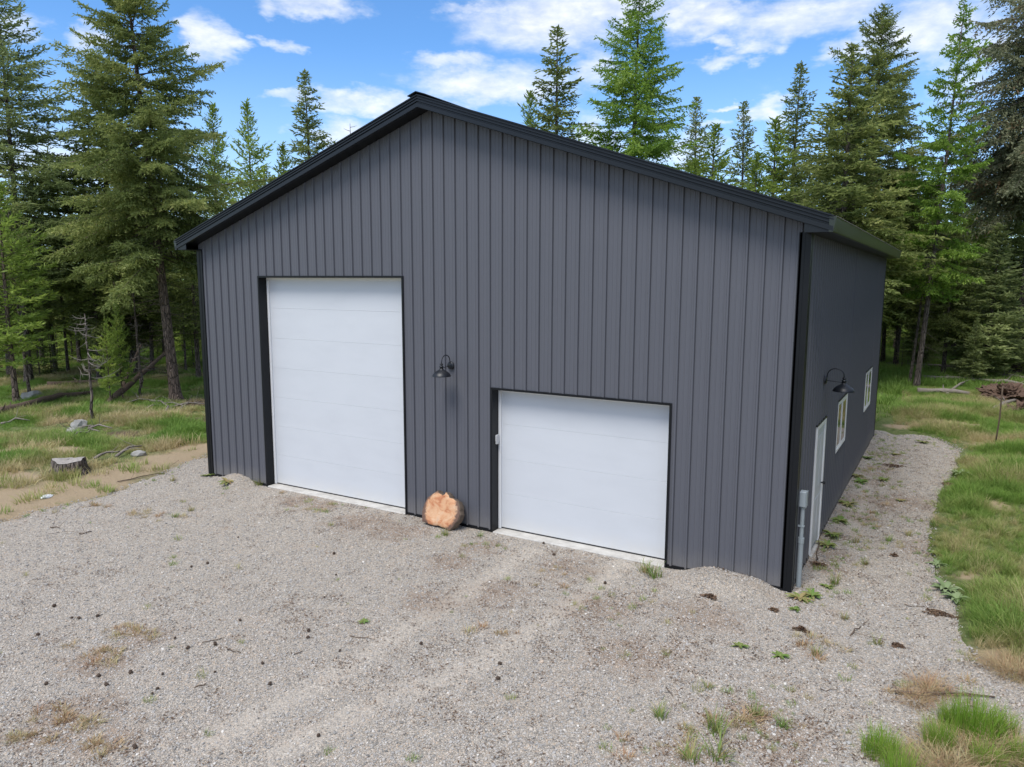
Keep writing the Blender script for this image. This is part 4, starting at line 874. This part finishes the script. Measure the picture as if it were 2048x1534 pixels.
x0, y0, z0 = gl(212, 812, .05); x1, y1 = G(300, 775); xe, ye, ze = T(338, 700, math.hypot(x0 - CAM[0], y0 - CAM[1]) + 3)
logobj('dead_log', [(x0, y0, z0), (xe, ye, ze)], .12, .06, M['bark_log'], 'long dead trunk leaning diagonally up towards the tallest fir', 'log', 8, LG, seed=1)
x0, y0, z0 = gl(236, 800, .05); xe, ye, ze = T(282, 690, math.hypot(x0 - CAM[0], y0 - CAM[1]) + 1.5)
logobj('dead_log', [(x0, y0, z0), (xe, ye, ze)], .085, .04, M['bark_log'], 'shorter dead pole leaning steeply above the long leaning trunk', 'log', 5, LG, seed=2)
logobj('fallen_log', [gl(-20, 838, .12), gl(60, 822, .18), gl(120, 806, .18), gl(185, 797, .14)], .15, .09, M['bark_log'], 'peeling fallen log lying across the grass at the far left', 'log', 6, LG, seed=3)
logobj('fallen_log', [gl(95, 782, .08), gl(160, 778, .12), gl(228, 775, .14)], .15, .1, M['bark_log'], 'dark fallen log behind the peeling log on the left', 'log', 4, LG, seed=4)
for i, (a, b_, r_, lb) in enumerate([((1835, 790), (1938, 798), .085, 'pale fallen log in front of the young spruce on the right'), ((1842, 764), (2000, 776), .07, 'grey fallen log behind the pale log on the right'), ((1895, 795), (1940, 770), .04, 'thin dead branch propped on the pale fallen log'),
        ((1985, 826), (2035, 806), .06, 'short pale log on the red earth mound'), ((1960, 772), (2060, 782), .07, 'grey log lying under the huge dark spruce'), ((1770, 736), (1930, 742), .06, 'long thin log far back between the right-hand trunks'), ((1990, 762), (2060, 772), .06, 'second grey log under the huge dark spruce, nearer its trunk')]):
    logobj('fallen_log', [gl(*a, .12), gl((a[0] + b_[0]) / 2, (a[1] + b_[1]) / 2 - 1, .2), gl(*b_, .16)], r_ * 1.35, r_ * .8, M['deadwood'], lb, 'log', 3, LG, seed=10 + i)
# bare dead sapling
def bare(px, py, top, label, seed, nbr=26, R=1.0, r0=.05):
    x, y = G(px, py); d = math.hypot(x - CAM[0], y - CAM[1]); H = T(px, top, d)[2]; r = np.random.default_rng(seed); E = empty('dead_sapling', (x, y, oh(x, y)), label, 'dead tree')
    mb = MB(); mb.tube([(r.normal(0, .03), r.normal(0, .03), z) for z in np.linspace(-.1, H, 9)], np.linspace(r0, .012, 9), 8); mb.build('trunk', M['bark_grey'], E, smooth=True)
    b2 = MB()
    for i in range(nbr):
        z = H * r.uniform(.35, .98); ph = r.uniform(0, 6.28); L = R * (1.15 - z / H) * r.uniform(.5, 1.2) + .15; d_ = np.array([cos(ph), sin(ph), -.5]); p = np.array([0, 0, z]); P = [p]
        for k_ in range(6): d_ = d_ + np.array([0, 0, .22]) + r.normal(0, .12, 3); p = p + d_ / np.linalg.norm(d_) * L / 6; P.append(p)
        b2.tube(P, np.linspace(.012, .003, 7), 4, False)
        for k_ in (2, 3, 4):
            q = P[k_]; b2.tube([q, q + r.normal(0, .13, 3)], [.005, .002], 3, False)
    b2.build('branches', M['deadwood'], E); return E
bare(186, 843, 630, 'bare dead sapling with curled grey branches in the left meadow', 1)
bare(284, 797, 640, 'bare thin stem between the sapling and the long leaning trunk', 2, 14, .7, .045)
bare(700, 300, 247, 'dead twig top poking above the left roof slope', 3, 6) if False else None
x, y, z = T(700, 247, 38); E = empty('dead_tree', (x, y, 0), 'bare dead treetop poking above the middle of the left roof slope', 'dead tree')
mb = MB(); mb.tube([(0, 0, 0), (.05, 0, z * .5), (0, 0, z)], [.12, .07, .01], 8); mb.build('trunk', M['bark_grey'], E, smooth=True)
mb = MB(); r = np.random.default_rng(4)
for i in range(30):
    zz = z * (.55 + .45 * i / 30); ph = i * 2.4; L = .3 + .8 * (1 - i / 30); mb.tube([(0, 0, zz), (cos(ph) * L * .6, sin(ph) * L * .6, zz + .03), (cos(ph) * L, sin(ph) * L, zz + .25 * L)], [.015, .01, .004], 4, False)
mb.build('branches', M['deadwood'], E)
# stump
sx, sy = G(140, 947); E = empty('tree_stump', (sx, sy, zg(sx, sy)), 'weathered grey tree stump at the edge of the straw and gravel on the left', 'stump')
mb = MB(); n = 28; vs = []; r = np.random.default_rng(12); fl = 1 + .10 * np.sin(np.arange(n) / n * 2 * pi * 5 + 1) + r.normal(0, .03, n)
for (f_, z_) in ((1.45, -.06), (1.2, .03), (1.06, .12), (1.0, .22), (.97, .285)):
    for k_ in range(n): a = 2 * pi * k_ / n; vs.append((.31 * f_ * fl[k_] * cos(a), .29 * f_ * fl[k_] * sin(a), z_ + (.03 * sin(a * 2) if z_ > .2 else 0)))
mb.add(vs, [(i * n + k_, i * n + (k_ + 1) % n, (i + 1) * n + (k_ + 1) % n, (i + 1) * n + k_) for i in range(4) for k_ in range(n)]); mb.build('bark', M['bark_grey'], E, smooth=False)
mb = MB(); vs = []
for (f_, z_) in ((.93, .288), (.6, .30), (.3, .295), (.02, .29)):
    for k_ in range(n): a = 2 * pi * k_ / n; vs.append((.31 * f_ * fl[k_] * cos(a), .29 * f_ * fl[k_] * sin(a), z_ + .03 * sin(a * 2) * f_ + r.normal(0, .004)))
mb.add(vs, [(i * n + k_, i * n + (k_ + 1) % n, (i + 1) * n + (k_ + 1) % n, (i + 1) * n + k_) for i in range(3) for k_ in range(n)]); M['cut'] = simple('weathered_cut', (.34, .31, .28), .9, var=.4, nscale=20, bmp=.8); mb.build('cut_top', M['cut'], E); E.scale = (1.1, 1.1, 1.1)
# rocks, scrap, mounds
def lump(name, px, py, sx, sy, sz, mat, label, cat, seed, group=None, rough=.25, sub=2, sink=.3):
    x, y = G(px, py); bm = bmesh.new(); bmesh.ops.create_icosphere(bm, subdivisions=sub, radius=1); r = random.Random(seed); o0 = Vector((seed * 3.1, seed * 1.7, 0))
    from mathutils import noise as mn
    for v in bm.verts: v.co *= 1 + rough * mn.noise(v.co * 1.7 + o0) * (2 if rough < .5 else 1) + rough * .5 * mn.noise(v.co * 5 + o0) + (rough * .35 * mn.noise(v.co * 14 + o0) if sub > 3 else 0)
    for v in bm.verts: v.co = Vector((v.co.x * sx, v.co.y * sy, v.co.z * sz))
    me = bpy.data.meshes.new(name); bm.to_mesh(me); bm.free(); me.materials.append(mat)
    o = mesh_obj(name, me, None, (x, y, zg(x, y) + sz * (1 - sink) * .5)); o.rotation_euler[2] = r.uniform(0, 6.28); return tag(o, label, cat, group)
RK = 'loose rocks in the left meadow'
lump('rock', 66, 802, .32, .26, .22, M['rock'], 'pale round rock beside the peeling log at the far left', 'rock', 1, RK)
lump('rock', 146, 868, .26, .18, .14, M['rock'], 'angular grey-green rock left of centre in the meadow', 'rock', 2, RK)
lump('rock', 158, 856, .22, .2, .16, M['rock'], 'rock just behind the angular grey-green rock', 'rock', 3, RK)
lump('rock', 183, 889, .10, .08, .06, M['rock'], 'small white stone in the grass above the stump', 'rock', 4, RK)
lump('rock', 278, 912, .18, .12, .10, M['rock'], 'flat broken stone where the meadow meets the gravel', 'rock', 5, RK)
lump('plastic_scrap', 94, 996, .14, .09, .035, M['whitescrap'], 'small white scrap lying on the straw at the left', 'litter', 6)
lump('earth_mound', 2012, 800, .8, .55, .4, M['red_earth'], 'mound of red-brown earth at the right edge under the dark spruce', 'earth mound', 7, rough=.8, sub=5)
lump('earth_mound', 2045, 830, .6, .4, .3, M['red_earth'], 'lower pile of red-brown earth nearest the right edge of the photo', 'earth mound', 8, rough=.8, sub=5)
# litter patches on the gravel
DP = 'dark litter clumps on the gravel'
for i, (px, py, a, b_, lb) in enumerate([(1790, 929, .34, .22, 'largest dark litter clump on the far part of the side path'), (1897, 968, .22, .12, 'thin black litter clump by the grass on the side path'), (1880, 1226, .30, .12, 'long brown litter clump where the path meets the tall grass'), (1602, 1258, .14, .10, 'reddish litter clump below the workshop corner'),
        (1420, 1194, .15, .09, 'brown litter clump beside the gravel heap at the front wall'), (1548, 1220, .08, .06, 'small litter clump between the gravel heap and the conduit'), (1788, 1112, .07, .04, 'tiny dark litter clump midway on the side path'), (1635, 1128, .16, .13, 'dark soil clump at the entry door step'), (1795, 1290, .10, .06, 'litter clump right of the broken twig')]):
    x, y = G(px, py); rr_ = np.random.default_rng(200 + i); V = []; F = []; A = []
    for q_ in range(int(90 + 900 * a)):
        rad_ = rr_.uniform(0, 1) ** .6; an_ = rr_.uniform(0, 2 * pi); wob = .75 + .35 * sin(an_ * 3 + i); cx, cy = a * .85 * rad_ * cos(an_) * wob, b_ * .85 * rad_ * sin(an_) * wob; cz_ = .035 * (1 - rad_) + rr_.uniform(0, .02)
        d_ = rr_.normal(0, 1, 3) * (1, 1, .35); d_ /= np.linalg.norm(d_); L_ = rr_.uniform(.02, .07); w_ = np.cross(d_, rr_.normal(0, 1, 3)); w_ /= np.linalg.norm(w_); w_ *= rr_.uniform(.003, .012); p_ = np.array([cx, cy, cz_]); b0 = len(V)
        V += [p_ - d_ * L_ * .5, p_ + w_, p_ + d_ * L_ * .5, p_ - w_]; F.append((b0, b0 + 1, b0 + 2, b0 + 3)); A += [rr_.uniform(0, 1)] * 4
    o = mesh_obj('litter_clump', np_mesh('litter_clump', np.array(V), np.array(F), M['litterleaf'], {'tint': A}), None, (x, y, zg(x, y))); tag(o, lb, 'plant litter', DP)
# pine cones
cone = None; bm = bmesh.new(); bmesh.ops.create_icosphere(bm, subdivisions=2, radius=.028)
for i, v in enumerate(bm.verts): v.co.x *= 1.25; v.co *= 1 + .16 * ((i % 3) - 1)
me = bpy.data.meshes.new('pine_cone'); bm.to_mesh(me); bm.free(); me.materials.append(M['cone'])
CN = [(195, 1230), (76, 1268), (108, 1210), (158, 1235), (350, 1276), (480, 1240), (197, 1350), (261, 1343), (213, 1368), (315, 1378), (325, 1348), (93, 1367), (525, 1326), (540, 1366), (430, 1345), (617, 1260), (616, 1274), (680, 1300), (476, 1072), (415, 1126), (383, 1133), (668, 1107), (649, 1193), (672, 1148), (203, 1512), (270, 1493), (637, 1471), (1000, 1325), (1210, 1165), (1087, 1085), (305, 1388), (376, 1297), (430, 1289), (144, 1234), (1108, 1108), (996, 1354), (842, 1285)]
for i, (px, py) in enumerate(CN):
    x, y = G(px, py); o = mesh_obj('pine_cone', me, None, (x, y, zg(x, y) + .018)); o.rotation_euler = (random.uniform(-.4, .4), random.uniform(-.4, .4), random.uniform(0, 6)); s_ = random.uniform(.4, .8); o.scale = (s_,) * 3
    tag(o, 'small dark pine cone lying loose on the open gravel yard', 'pine cone', 'pine cones scattered on the gravel')
# twigs
TW = 'twigs lying on the gravel'
for i, (a, b_, r_, lb) in enumerate([((1792, 1386), (1990, 1392), .016, 'longest pale stick on the gravel near the lower right grass clumps'), ((1700, 1268), (1722, 1250), .01, 'short dark twig below the workshop corner'), ((100, 1054), (120, 1057), .012, 'dark twig on the far left gravel'), ((160, 1066), (182, 1061), .012, 'brown twig right of the dark twig on the far left gravel'),
        ((407, 1288), (450, 1275), .006, 'thin twig above the forked twig on the left gravel'), ((458, 1300), (482, 1306), .008, 'dark bent twig on the left gravel'), ((580, 1308), (605, 1300), .007, 'pale twig right of the dark bent twig'), ((390, 1373), (412, 1367), .009, 'reddish twig on the lower left gravel'), ((1334, 1370), (1345, 1390), .007, 'short upright-looking twig on the centre right gravel'), ((1640, 1377), (1675, 1379), .006, 'thin dark twig left of the longest stick'),
        ((236, 967), (330, 945), .012, 'long brown twig on the gravel left of the workshop corner'), ((1810, 1208), (1850, 1212), .006, 'thin twig touching the long brown litter clump'), ((700, 1270), (745, 1276), .006, 'thin brown twig near the centre of the yard'), ((1240, 1190), (1262, 1186), .006, 'short twig in front of the lower overhead door')]):
    p0 = gl(*a, r_ + .006); p1 = gl(*b_, r_ + .006); mid = tuple((u + v) / 2 + random.uniform(-.02, .02) for u, v in zip(p0[:2], p1[:2])) + (max(p0[2], p1[2]),)
    logobj('twig', [p0, mid, p1], r_, r_ * .5, M['twig'], lb, 'twig', 2 if r_ > .009 else 0, TW, 5, 30 + i)
# stake right, stems
x, y = G(1990, 890); d = math.hypot(x - CAM[0], y - CAM[1]); H = T(1997, 772, d)[2]
logobj('wooden_stake', [(x, y, -.05), (x + .05, y, H)], .022, .02, M['twig'], 'thin brown stake standing in the grass in front of the red earth mound', 'stake', 0, None, 6, 3)
x, y = G(1637, 1120)
logobj('dead_weed_stalk', [(x, y, 0), (x - .02, y, .22), (x, y + .02, .42)], .012, .005, M['twig'], 'dry upright weed stalk beside the entry door step', 'weed', 3, None, 5, 5)
# brush pile under the big fir
BL = ['grey dead branch lying against the base of the tallest fir', 'dead branch just left of the base of the tallest fir', 'long dead branch running from the tallest fir to the workshop corner', 'dead branch farthest left in the brush around the tallest fir', 'dead branch crossing the long one right of the tallest fir',
      'pale dead branch running right from the angular rock', 'dead branch in front of the pale one beside the angular rock', 'short dead branch touching the angular rock', 'thick grey branch on the straw between the stump and the workshop', 'second grey branch on the straw, nearer the stump', 'short dead branch left of the small white stone', 'dead branch cut off by the left edge of the photo', 'dead branch behind the tallest fir brush, by the leaning trunk', 'short steep dead branch in front of the tallest fir']
for i, (a, b_) in enumerate([((322, 812), (372, 822)), ((300, 806), (345, 826)), ((340, 820), (412, 816)), ((282, 828), (330, 815)), ((352, 830), (400, 808)), ((130, 872), (205, 858)), ((176, 862), (225, 864)), ((170, 872), (200, 871)), ((235, 915), (285, 900)), ((190, 920), (240, 909)), ((140, 880), (178, 873)), ((2, 852), (60, 846)), ((250, 812), (310, 806)), ((330, 838), (342, 818))]):
    logobj('dead_branch', [gl(*a, .06), gl((a[0] + b_[0]) / 2, (a[1] + b_[1]) / 2 - 2, .15), gl(*b_, .1)], .04, .016, M['deadwood'], BL[i], 'branch', 3, 'dead branches strewn over the left clearing', 5, 60 + i)

# ---------------------------------------------------------------- weeds
wt = [blade_mesh('weed_tuft', 46, .05, .13, .006, .8, M['weed'], 70 + i, 3) for i in range(3)]
dt = [blade_mesh('dry_tuft', 40, .06, .065, .006, 1.2, M['dryweed'], 80 + i, 2) for i in range(3)]
def rosette(name, n, L, wd, mat, seed, lift=.35):
    r = np.random.default_rng(seed); V = []; F = []; A = []
    for i in range(n):
        a = i * 2.4 + r.normal(0, .2); l_ = L * r.uniform(.6, 1.1); lf = lift * r.uniform(.3, 1.4); b_ = len(V); tt = r.uniform(0, 1); ww = wd * r.uniform(.7, 1.2)
        for k_ in range(5):
            s_ = k_ / 4; hw = ww * .5 * sin(pi * (.08 + .9 * s_) ** .8); z = l_ * (lf * s_ * 1.5 - lf * s_ ** 2 * 1.1) + .01; cx, cy = cos(a) * l_ * s_, sin(a) * l_ * s_
            V += [(cx - sin(a) * hw, cy + cos(a) * hw, z + hw * .35), (cx, cy, z - .002), (cx + sin(a) * hw, cy - cos(a) * hw, z + hw * .35)]; A += [tt] * 3
        for k_ in range(4):
            for j in range(2): F.append((b_ + 3 * k_ + j, b_ + 3 * k_ + j + 1, b_ + 3 * k_ + 4 + j, b_ + 3 * k_ + 3 + j))
    return np_mesh(name, np.array(V), np.array(F), mat, {'tint': A})
ros = [rosette('leafy_weed', 16, .13, .04, M['weed'], 90 + i) for i in range(2)]
mul = [rosette('mullein', 18, .28, .085, M['paleweed'], 95 + i, .55) for i in range(2)]
def weed(name, me, px, py, sc, label, cat, group):
    x, y = G(px, py); o = mesh_obj(name, me, None, (x, y, zg(x, y) - .003)); o.rotation_euler = (random.uniform(-.1, .1), random.uniform(-.1, .1), random.uniform(0, 6.28)); o.scale = (sc, sc, sc * random.uniform(.8, 1.2)); return tag(o, label, cat, group)
GT = 'green grass tufts growing through the gravel'
named = [(518, 968, 1.7, 'grassy tuft against the left jamb of the tall overhead door'), (1310, 1150, 2.0, 'grass tuft at the right end of the lower overhead door'), (1290, 1140, 1.6, 'grass tuft just left of the right door jamb'), (1668, 1165, 1.5, 'green tuft on the gravel right of the conduit'), (1731, 1125, 1.0, 'green tuft on the side path beyond the conduit'), (1756, 1285, 1.1, 'green tuft with an orange base on the lower side path'),
         (1632, 1308, 1.2, 'round green tuft in the middle of the right-hand gravel'), (1690, 1235, 1.0, 'yellowish tuft right of the reddish litter clump'), (960, 1070, .9, 'green tuft at the foot of the front wall right of the wood slab'), (890, 1068, 1.2, 'green tuft under the front edge of the wood slab'), (1817, 1070, 1.1, 'tuft near the grass edge on the middle side path'), (1870, 1050, 1.3, 'tuft at the grass border of the middle side path'),
         (1712, 1078, 1.0, 'tuft by the damp strip along the side wall'), (1778, 1080, 1.1, 'low tuft in the centre of the side path'), (350, 1032, 1.1, 'green tuft in the weedy patch left of the tall door'), (382, 1020, 1.0, 'right-hand green tuft of the weedy patch left of the tall door'), (345, 960, 1.0, 'tuft near the left edge of the gravel'), (1416, 1370, .9, 'grey-green tuft on the lower centre right gravel'), (1430, 1460, 1.8, 'large green-brown tuft near the bottom edge'), (1320, 1430, 1.3, 'left-hand tuft near the bottom edge'),
         (1440, 1510, 2.0, 'green tuft on the bottom edge of the photo'), (1565, 1450, 1.2, 'brownish tuft left of the lower right grass clumps'), (1380, 1515, 1.8, 'low tuft at the bottom edge left of the green one'), (1510, 1425, 1.0, 'small tuft above the large green-brown tuft')]
for i, (px, py, s_, lb) in enumerate(named): weed('grass_tuft', wt[i % 3], px, py, s_, lb, 'grass tuft', GT)
LW = 'broad-leaved weeds on the gravel'
for i, (px, py, s_, lb) in enumerate([(455, 968, 2.0, 'floppy green weed by the left front corner of the workshop'), (415, 950, 1.4, 'leafy weed at the left corner trim'), (1600, 1195, 1.5, 'curled pale green weed at the foot of the conduit'), (1625, 1190, 1.3, 'leafy weed just right of the conduit foot'), (1712, 950, 1.5, 'leafy weed by the side wall under the far window'), (1722, 962, 1.4, 'leafy weed under the nearer window'), (1665, 1070, 1.7, 'leafy weed cluster along the side wall past the entry door'), (1655, 1090, 1.5, 'leafy weed right beside the entry door step'),
        (1680, 1040, 1.6, 'middle leafy weed along the side wall'), (1735, 915, 1.5, 'leafy weed at the far end of the side wall'), (1655, 1172, .9, 'small yellow-green weed on the gravel by the conduit'), (727, 1241, .7, 'bright green small weed in the middle of the yard'), (1845, 885, 1.6, 'leafy weed on the far gravel path'), (1790, 905, 1.2, 'weed above the largest dark litter clump'), (1590, 1218, .8, 'yellow leafy weed left on the lower gravel'), (1767, 955, 1.2, 'weed right of the damp strip on the far path'), (1695, 1008, 1.6, 'leafy weed between the door and the nearer window'), (1800, 1000, 1.0, 'small weed in the centre of the far path'), (1480, 1290, .9, 'flat weed left of the round green tuft'), (1870, 1108, 1.1, 'weed by the tall grass on the near path'), (1560, 1310, .9, 'flat yellow weed below the reddish litter clump')]):
    weed('leafy_weed', ros[i % 2], px, py, s_, lb, 'weed', LW)
ML = 'pale mullein plants along the grass edge'
for i, (px, py, s_, lb) in enumerate([(1925, 952, 1.0, 'large pale mullein at the bend of the path and tall grass'), (1890, 1180, .9, 'pale mullein where the grass spills onto the gravel'), (1912, 1198, .8, 'second pale mullein beside the spilling grass'), (2030, 1215, 1.0, 'pale mullein in the grass at the right edge'), (2030, 1275, .8, 'lower pale mullein in the grass at the right edge'), (1985, 800, 1.2, 'leafy bush in front of the red earth mound'), (1875, 1130, .6, 'small mullein at the path edge')]):
    weed('mullein_plant', mul[i % 2], px, py, s_, lb, 'plant', ML)
# dry creeping weeds in many small tufts on the yard
DW = []
r = random.Random(9)
for (cx, cy, rx, ry, n) in [(270, 1260, 50, 16, 14), (200, 1300, 60, 20, 12), (150, 1440, 70, 20, 14), (60, 1470, 60, 12, 10), (190, 1490, 40, 12, 8), (280, 1025, 60, 12, 10), (190, 1012, 25, 5, 5), (1500, 1440, 60, 30, 12), (1650, 1290, 60, 30, 8), (1120, 1150, 60, 20, 6), (980, 1260, 60, 25, 5), (640, 1000, 60, 18, 6), (1850, 1370, 60, 20, 12), (1280, 1480, 100, 30, 6), (1760, 1010, 60, 60, 10), (1720, 930, 30, 30, 8)]:
    for _ in range(n): DW.append((cx + r.gauss(0, rx * .55), cy + r.gauss(0, ry * .6)))
for i, (px, py) in enumerate(DW):
    weed('dry_weed', dt[i % 3], px, py, r.uniform(.6, 1.5), 'low reddish dry weed creeping over the gravel', 'weed', 'low dry weeds on the gravel')
# fine plant debris and tiny sprouts in the gravel
def bits(seed):
    rr_ = np.random.default_rng(seed); V = []; F = []; A = []
    for q_ in range(9):
        p_ = rr_.normal(0, .035, 3) * (1, 1, .08) + (0, 0, .006); d_ = rr_.normal(0, 1, 3) * (1, 1, .15); d_ /= np.linalg.norm(d_); L_ = rr_.uniform(.012, .05); w_ = np.array([-d_[1], d_[0], .1]) * rr_.uniform(.0015, .006); b0 = len(V)
        V += [p_ - d_ * L_ * .5, p_ + w_, p_ + d_ * L_ * .5, p_ - w_]; F.append((b0, b0 + 1, b0 + 2, b0 + 3)); A += [rr_.uniform(.2, 1)] * 4
    return src('debris_source', np_mesh('debris', np.array(V), np.array(F), M['litterleaf'], {'tint': A}))
x, y = pts_in(90000, -3, 17, -9, 13); dm_ = mask(x, y, DIRT); k = (sdn(x, y) > .05) & seen(x, y, 0, 60) & ~bld(x, y, .02) & (RNG.random(len(x)) < (.06 + .5 * dm_ + .45 * sstep(.5, .7, fbm(x, y, 1.1, 61)) + .25 * sstep(11.5, 14, x)) * .55)
x, y = x[k], y[k]
scatter('plant_debris', np.stack([x, y, gh(x, y) + .004], 1), np.stack([np.zeros(len(x))] * 2 + [RNG.uniform(0, 6.28, len(x))], 1), RNG.uniform(.5, 1.5, len(x)), RNG.integers(0, 4, len(x)), [bits(300 + i) for i in range(4)], None, 'fine brown needles and dry bits scattered over the gravel', 'plant debris')
x, y = pts_in(14000, -3, 17, -9, 13); q = fbm(x, y, 1.4, 71); k = (sdn(x, y) > .05) & seen(x, y, 0, 60) & ~bld(x, y, .03) & (RNG.random(len(x)) < (.012 + .30 * sstep(.56, .72, q) * sstep(9.5, 13, x) + .35 * mask(x, y, DIRT[7:12] + DIRT[-10:]) * .8 + .35 * sstep(.6, 0, sdn(x, y)) + .5 * np.exp(-((x - 12.6) / .3) ** 2) * (y > 1)) * 1.5)
x, y = x[k], y[k]
scatter('tiny_sprouts', np.stack([x, y, gh(x, y)], 1), np.stack([RNG.normal(0, .2, len(x)), RNG.normal(0, .2, len(x)), RNG.uniform(0, 6.28, len(x))], 1), RNG.uniform(.12, .42, len(x)), RNG.integers(0, 5, len(x)), [src('sprout_source', q_.data) for q_ in short], np.clip(RNG.normal(.38, .2, len(x)), 0, 1), 'tiny green and straw sprouts dotted through the gravel', 'weeds')
# lower right big clumps
big = [blade_mesh('grass_clump', 420, .22, .42, .007, .42, M['weed'], 120 + i, 4) for i in range(3)]
m_bright = leaf_mat('bright_clump_blades', [(0, (.50, .44, .22)), (.18, (.36, .40, .10)), (.4, (.24, .38, .05)), (1, (.20, .38, .04))], ('tint', 'GEOMETRY'), .4, orand=.1)
for b_ in big: b_.materials[0] = m_bright
strawm = [blade_mesh('straw_mat', 320, .30, .26, .006, 1.7, M['dryweed'], 140 + i, 3) for i in range(2)]
GC = 'bright grass clumps at the lower right'
for i, (px, py, s_, lb) in enumerate([(1760, 1505, .72, 'bright green grass clump at the left of the lower right group'), (1880, 1490, .6, 'smaller grass clump in the middle of the lower right group'), (1950, 1468, .95, 'tallest bright grass clump of the lower right group'), (1975, 1530, .6, 'grass clump at the bottom edge under the tallest clump'), (1800, 1560, .7, 'grass clump cut by the bottom edge of the photo'), (2040, 1520, .6, 'grass clump in the lower right corner'), (1905, 1445, .6, 'small grass clump behind the tallest clump'), (2000, 1462, .7, 'grass clump right of the tallest clump')]):
    weed('grass_clump', big[i % 3], px, py, s_, lb, 'grass clump', GC)
SL_ = ['flattened straw in front of the tallest lower right grass clump', 'flattened straw right of centre in the lower right clump group', 'flattened straw at the bottom edge between the two left grass clumps', 'flattened straw at the right edge beside the corner grass clump', 'thin straw behind the leftmost lower right grass clump', 'flattened straw just left of the tallest grass clump',
       'lone straw patch crossed by the longest pale stick', 'straw patch at the right edge where the grass bank ends', 'second straw patch at the right edge, nearest the frame', 'straw cut by the bottom edge under the middle grass clump', 'small straw patch left of the longest pale stick']
for i, (px, py, s_) in enumerate([(1930, 1515, 1.0), (1980, 1500, .9), (1880, 1530, 1.0), (2030, 1500, .9), (1830, 1525, .7), (1920, 1480, .8), (1860, 1375, .7), (2020, 1340, .8), (2045, 1345, .8), (1900, 1545, 1.0), (1830, 1400, .5)]):
    weed('straw_clump', strawm[i % 2], px, py, s_, SL_[i], 'dry grass', 'flattened straw at the lower right')
